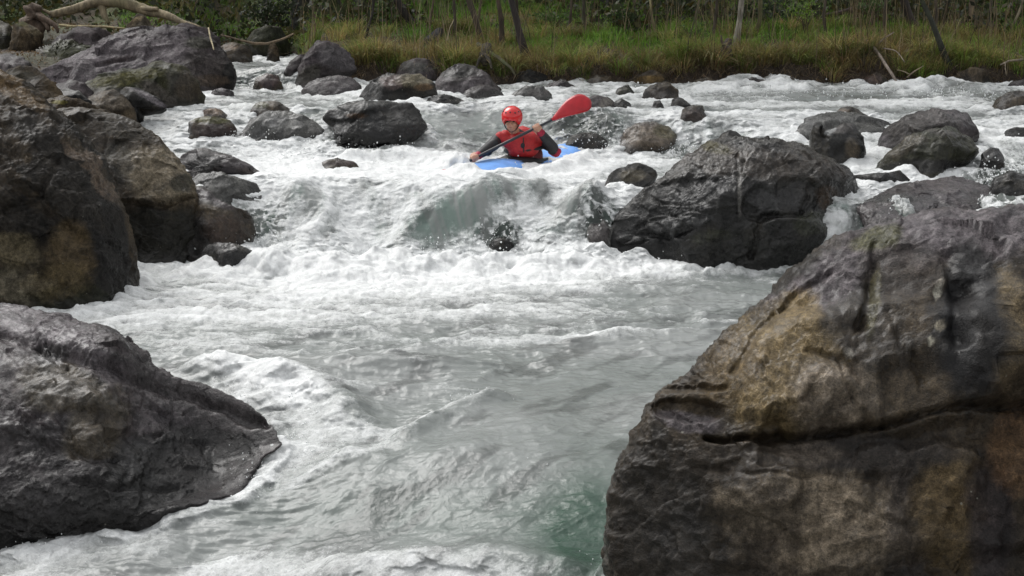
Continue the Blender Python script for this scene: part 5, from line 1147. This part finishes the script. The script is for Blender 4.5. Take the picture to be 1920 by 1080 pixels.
    # red life vest: chest panels, shoulder straps, belt, dark lower edge
    vt = [cap(ch+[-.055, -.035, .02], .115, ch+[-.05, -.04, -.045], .110), cap(ch+[.065, -.035, .015], .115, ch+[.06, -.04, -.045], .110), cap(ch+[0, -.05, .01], .11, ch+[.01, -.055, -.045], .103), cap(ch+[0, .08, .04], .13, ch+[0, .08, -.08], .13),
          cap(sL+[.065, -.03, .035], .052, ch+[-.08, -.07, .0], .06), cap(sR+[-.065, -.03, .035], .052, ch+[.08, -.07, .0], .06), cap(sL+[.06, .02, .04], .05, ch+[-.08, .10, .03], .06), cap(sR+[-.06, .02, .04], .05, ch+[.08, .10, .03], .06),
          cap(sL+[.01, -.03, .02], .058, ch+[-.09, -.06, -.02], .07), cap(sR+[-.015, -.03, .015], .055, ch+[.10, -.06, -.02], .07)]
    vest = remesh("life_vest", vt, .010, M_RED, per, c0, 5)
    ring = lambda c, rx, ry, dz, tl=0: [c+np.array([rx*math.cos(a), ry*math.sin(a), dz+tl*math.cos(a)])-c0 for a in np.linspace(0, 2*math.pi, 25)]
    v, f, t_ = tube(ring(wa+[.0, -.014, .078], .200, .190, .0, .022), [.021]*25, 8, 0, sub=2); obj("belt", mesh("belt", v, [f, t_], M_BLK), vest)
    low = [cap(wa+[-.05, -.04, .01], .128, wa+[-.04, -.04, -.08], .122), cap(wa+[.06, -.04, .01], .128, wa+[.05, -.04, -.08], .122)]
    remesh("vest_skirt", low, .010, M_DRED, per, c0, 4)
    v, f, t_ = ico(fc(0, 0, 0)*0+ch+[.0, -.155, -.01]-c0, (.022, .008, .028)); obj("buckle", mesh("buckle", v, [f, t_], M_BLK), vest)
    v, f, t_ = tube([ch+[.005, -.158, .07]-c0, ch+[.008, -.166, -.02]-c0, ch+[.01, -.160, -.08]-c0], [.006]*3, 6, 0, sub=3); obj("zip", mesh("zip", v, [f, t_], M_BLK), vest)
    # spray skirt over the cockpit
    v, f, t_ = ico((pe-c0)+np.array([0, 0, .085]), (.24, .24, .075)); obj("spray_skirt", mesh("spray_skirt", v, [f, t_], M_BLK), per)
    # helmet: shell cut at the brow, ear pieces, vents, strap
    a = np.linspace(-.15, math.pi/2, 16)[:, None]; th = np.linspace(0, 2*math.pi, 40, endpoint=False)[None]
    back = sst(.2, -.8, np.sin(th))                               # lower at the sides and back than over the face
    el = a*1.0-(.62*(1-sst(-.15, .55, a)))*(1-np.exp(-((th-1.5*math.pi)/.85)**4))
    rr = np.array([.108, .128, .112]); R0 = np.stack([np.cos(el)*np.cos(th)*rr[0], np.cos(el)*np.sin(th)*rr[1], np.sin(el)*rr[2]+0*th], -1)
    RT = np.stack([rt, -fw, upv], 1)
    hc = hd+np.array([0, .004, .036]); sh_ = (R0.reshape(-1, 3) @ RT.T)+hc-c0; inn = (R0.reshape(-1, 3)*.93 @ RT.T)+hc-c0
    f1 = grid_faces(16, 40, True); nV = 640; i = np.arange(40); j = (i+1) % 40
    sk = np.stack([j, i, i+nV, j+nV], 1)
    hm = obj("helmet", mesh("helmet", np.vstack([sh_, inn]), [f1, f1[:, ::-1]+nV, sk], M_HELM), per)
    for (ta, te) in ((-1.57, .62), (-1.05, .55), (-2.1, .55), (-.5, .6), (-2.6, .6)):
        q = np.array([math.cos(te)*math.cos(ta)*rr[0], math.cos(te)*math.sin(ta)*rr[1], math.sin(te)*rr[2]])*1.0 @ RT.T+hc-c0
        v, f, t_ = ico(q, .0085, n=8, m=10); obj("vent", mesh("vent", v, [f, t_], M_BLK), hm)
    v, f, t_ = tube([fc(.082, -.01, .02)-c0, fc(.062, -.07, .035)-c0, fc(0, -.115, .05)-c0, fc(-.062, -.07, .035)-c0, fc(-.082, -.01, .02)-c0], [.006]*5, 6, 0, sub=4); obj("chin_strap", mesh("chin_strap", v, [f, t_], M_BLK), hm)
    for sg in (-1, 1):
        v, f, t_ = ico(fc(.030*sg, .004, .078)-c0, (.012, .009, .007), n=8, m=12); obj("eye", mesh("eye", v, [f, t_], M_EYE), per)
        v, f, t_ = tube([fc(.016*sg, .022, .084)-c0, fc(.032*sg, .027, .080)-c0, fc(.046*sg, .021, .068)-c0], [.004, .0045, .003], 6, 0, sub=3); obj("eyebrow", mesh("eyebrow", v, [f, t_], M_HAIR), per)
    v, f, t_ = tube([fc(-.022, -.050, .084)-c0, fc(0, -.050, .092)-c0, fc(.022, -.050, .084)-c0], [.004, .0065, .004], 6, 0, sub=4); obj("lips", mesh("lips", v, [f, t_], M_LIP), per)
build_person()
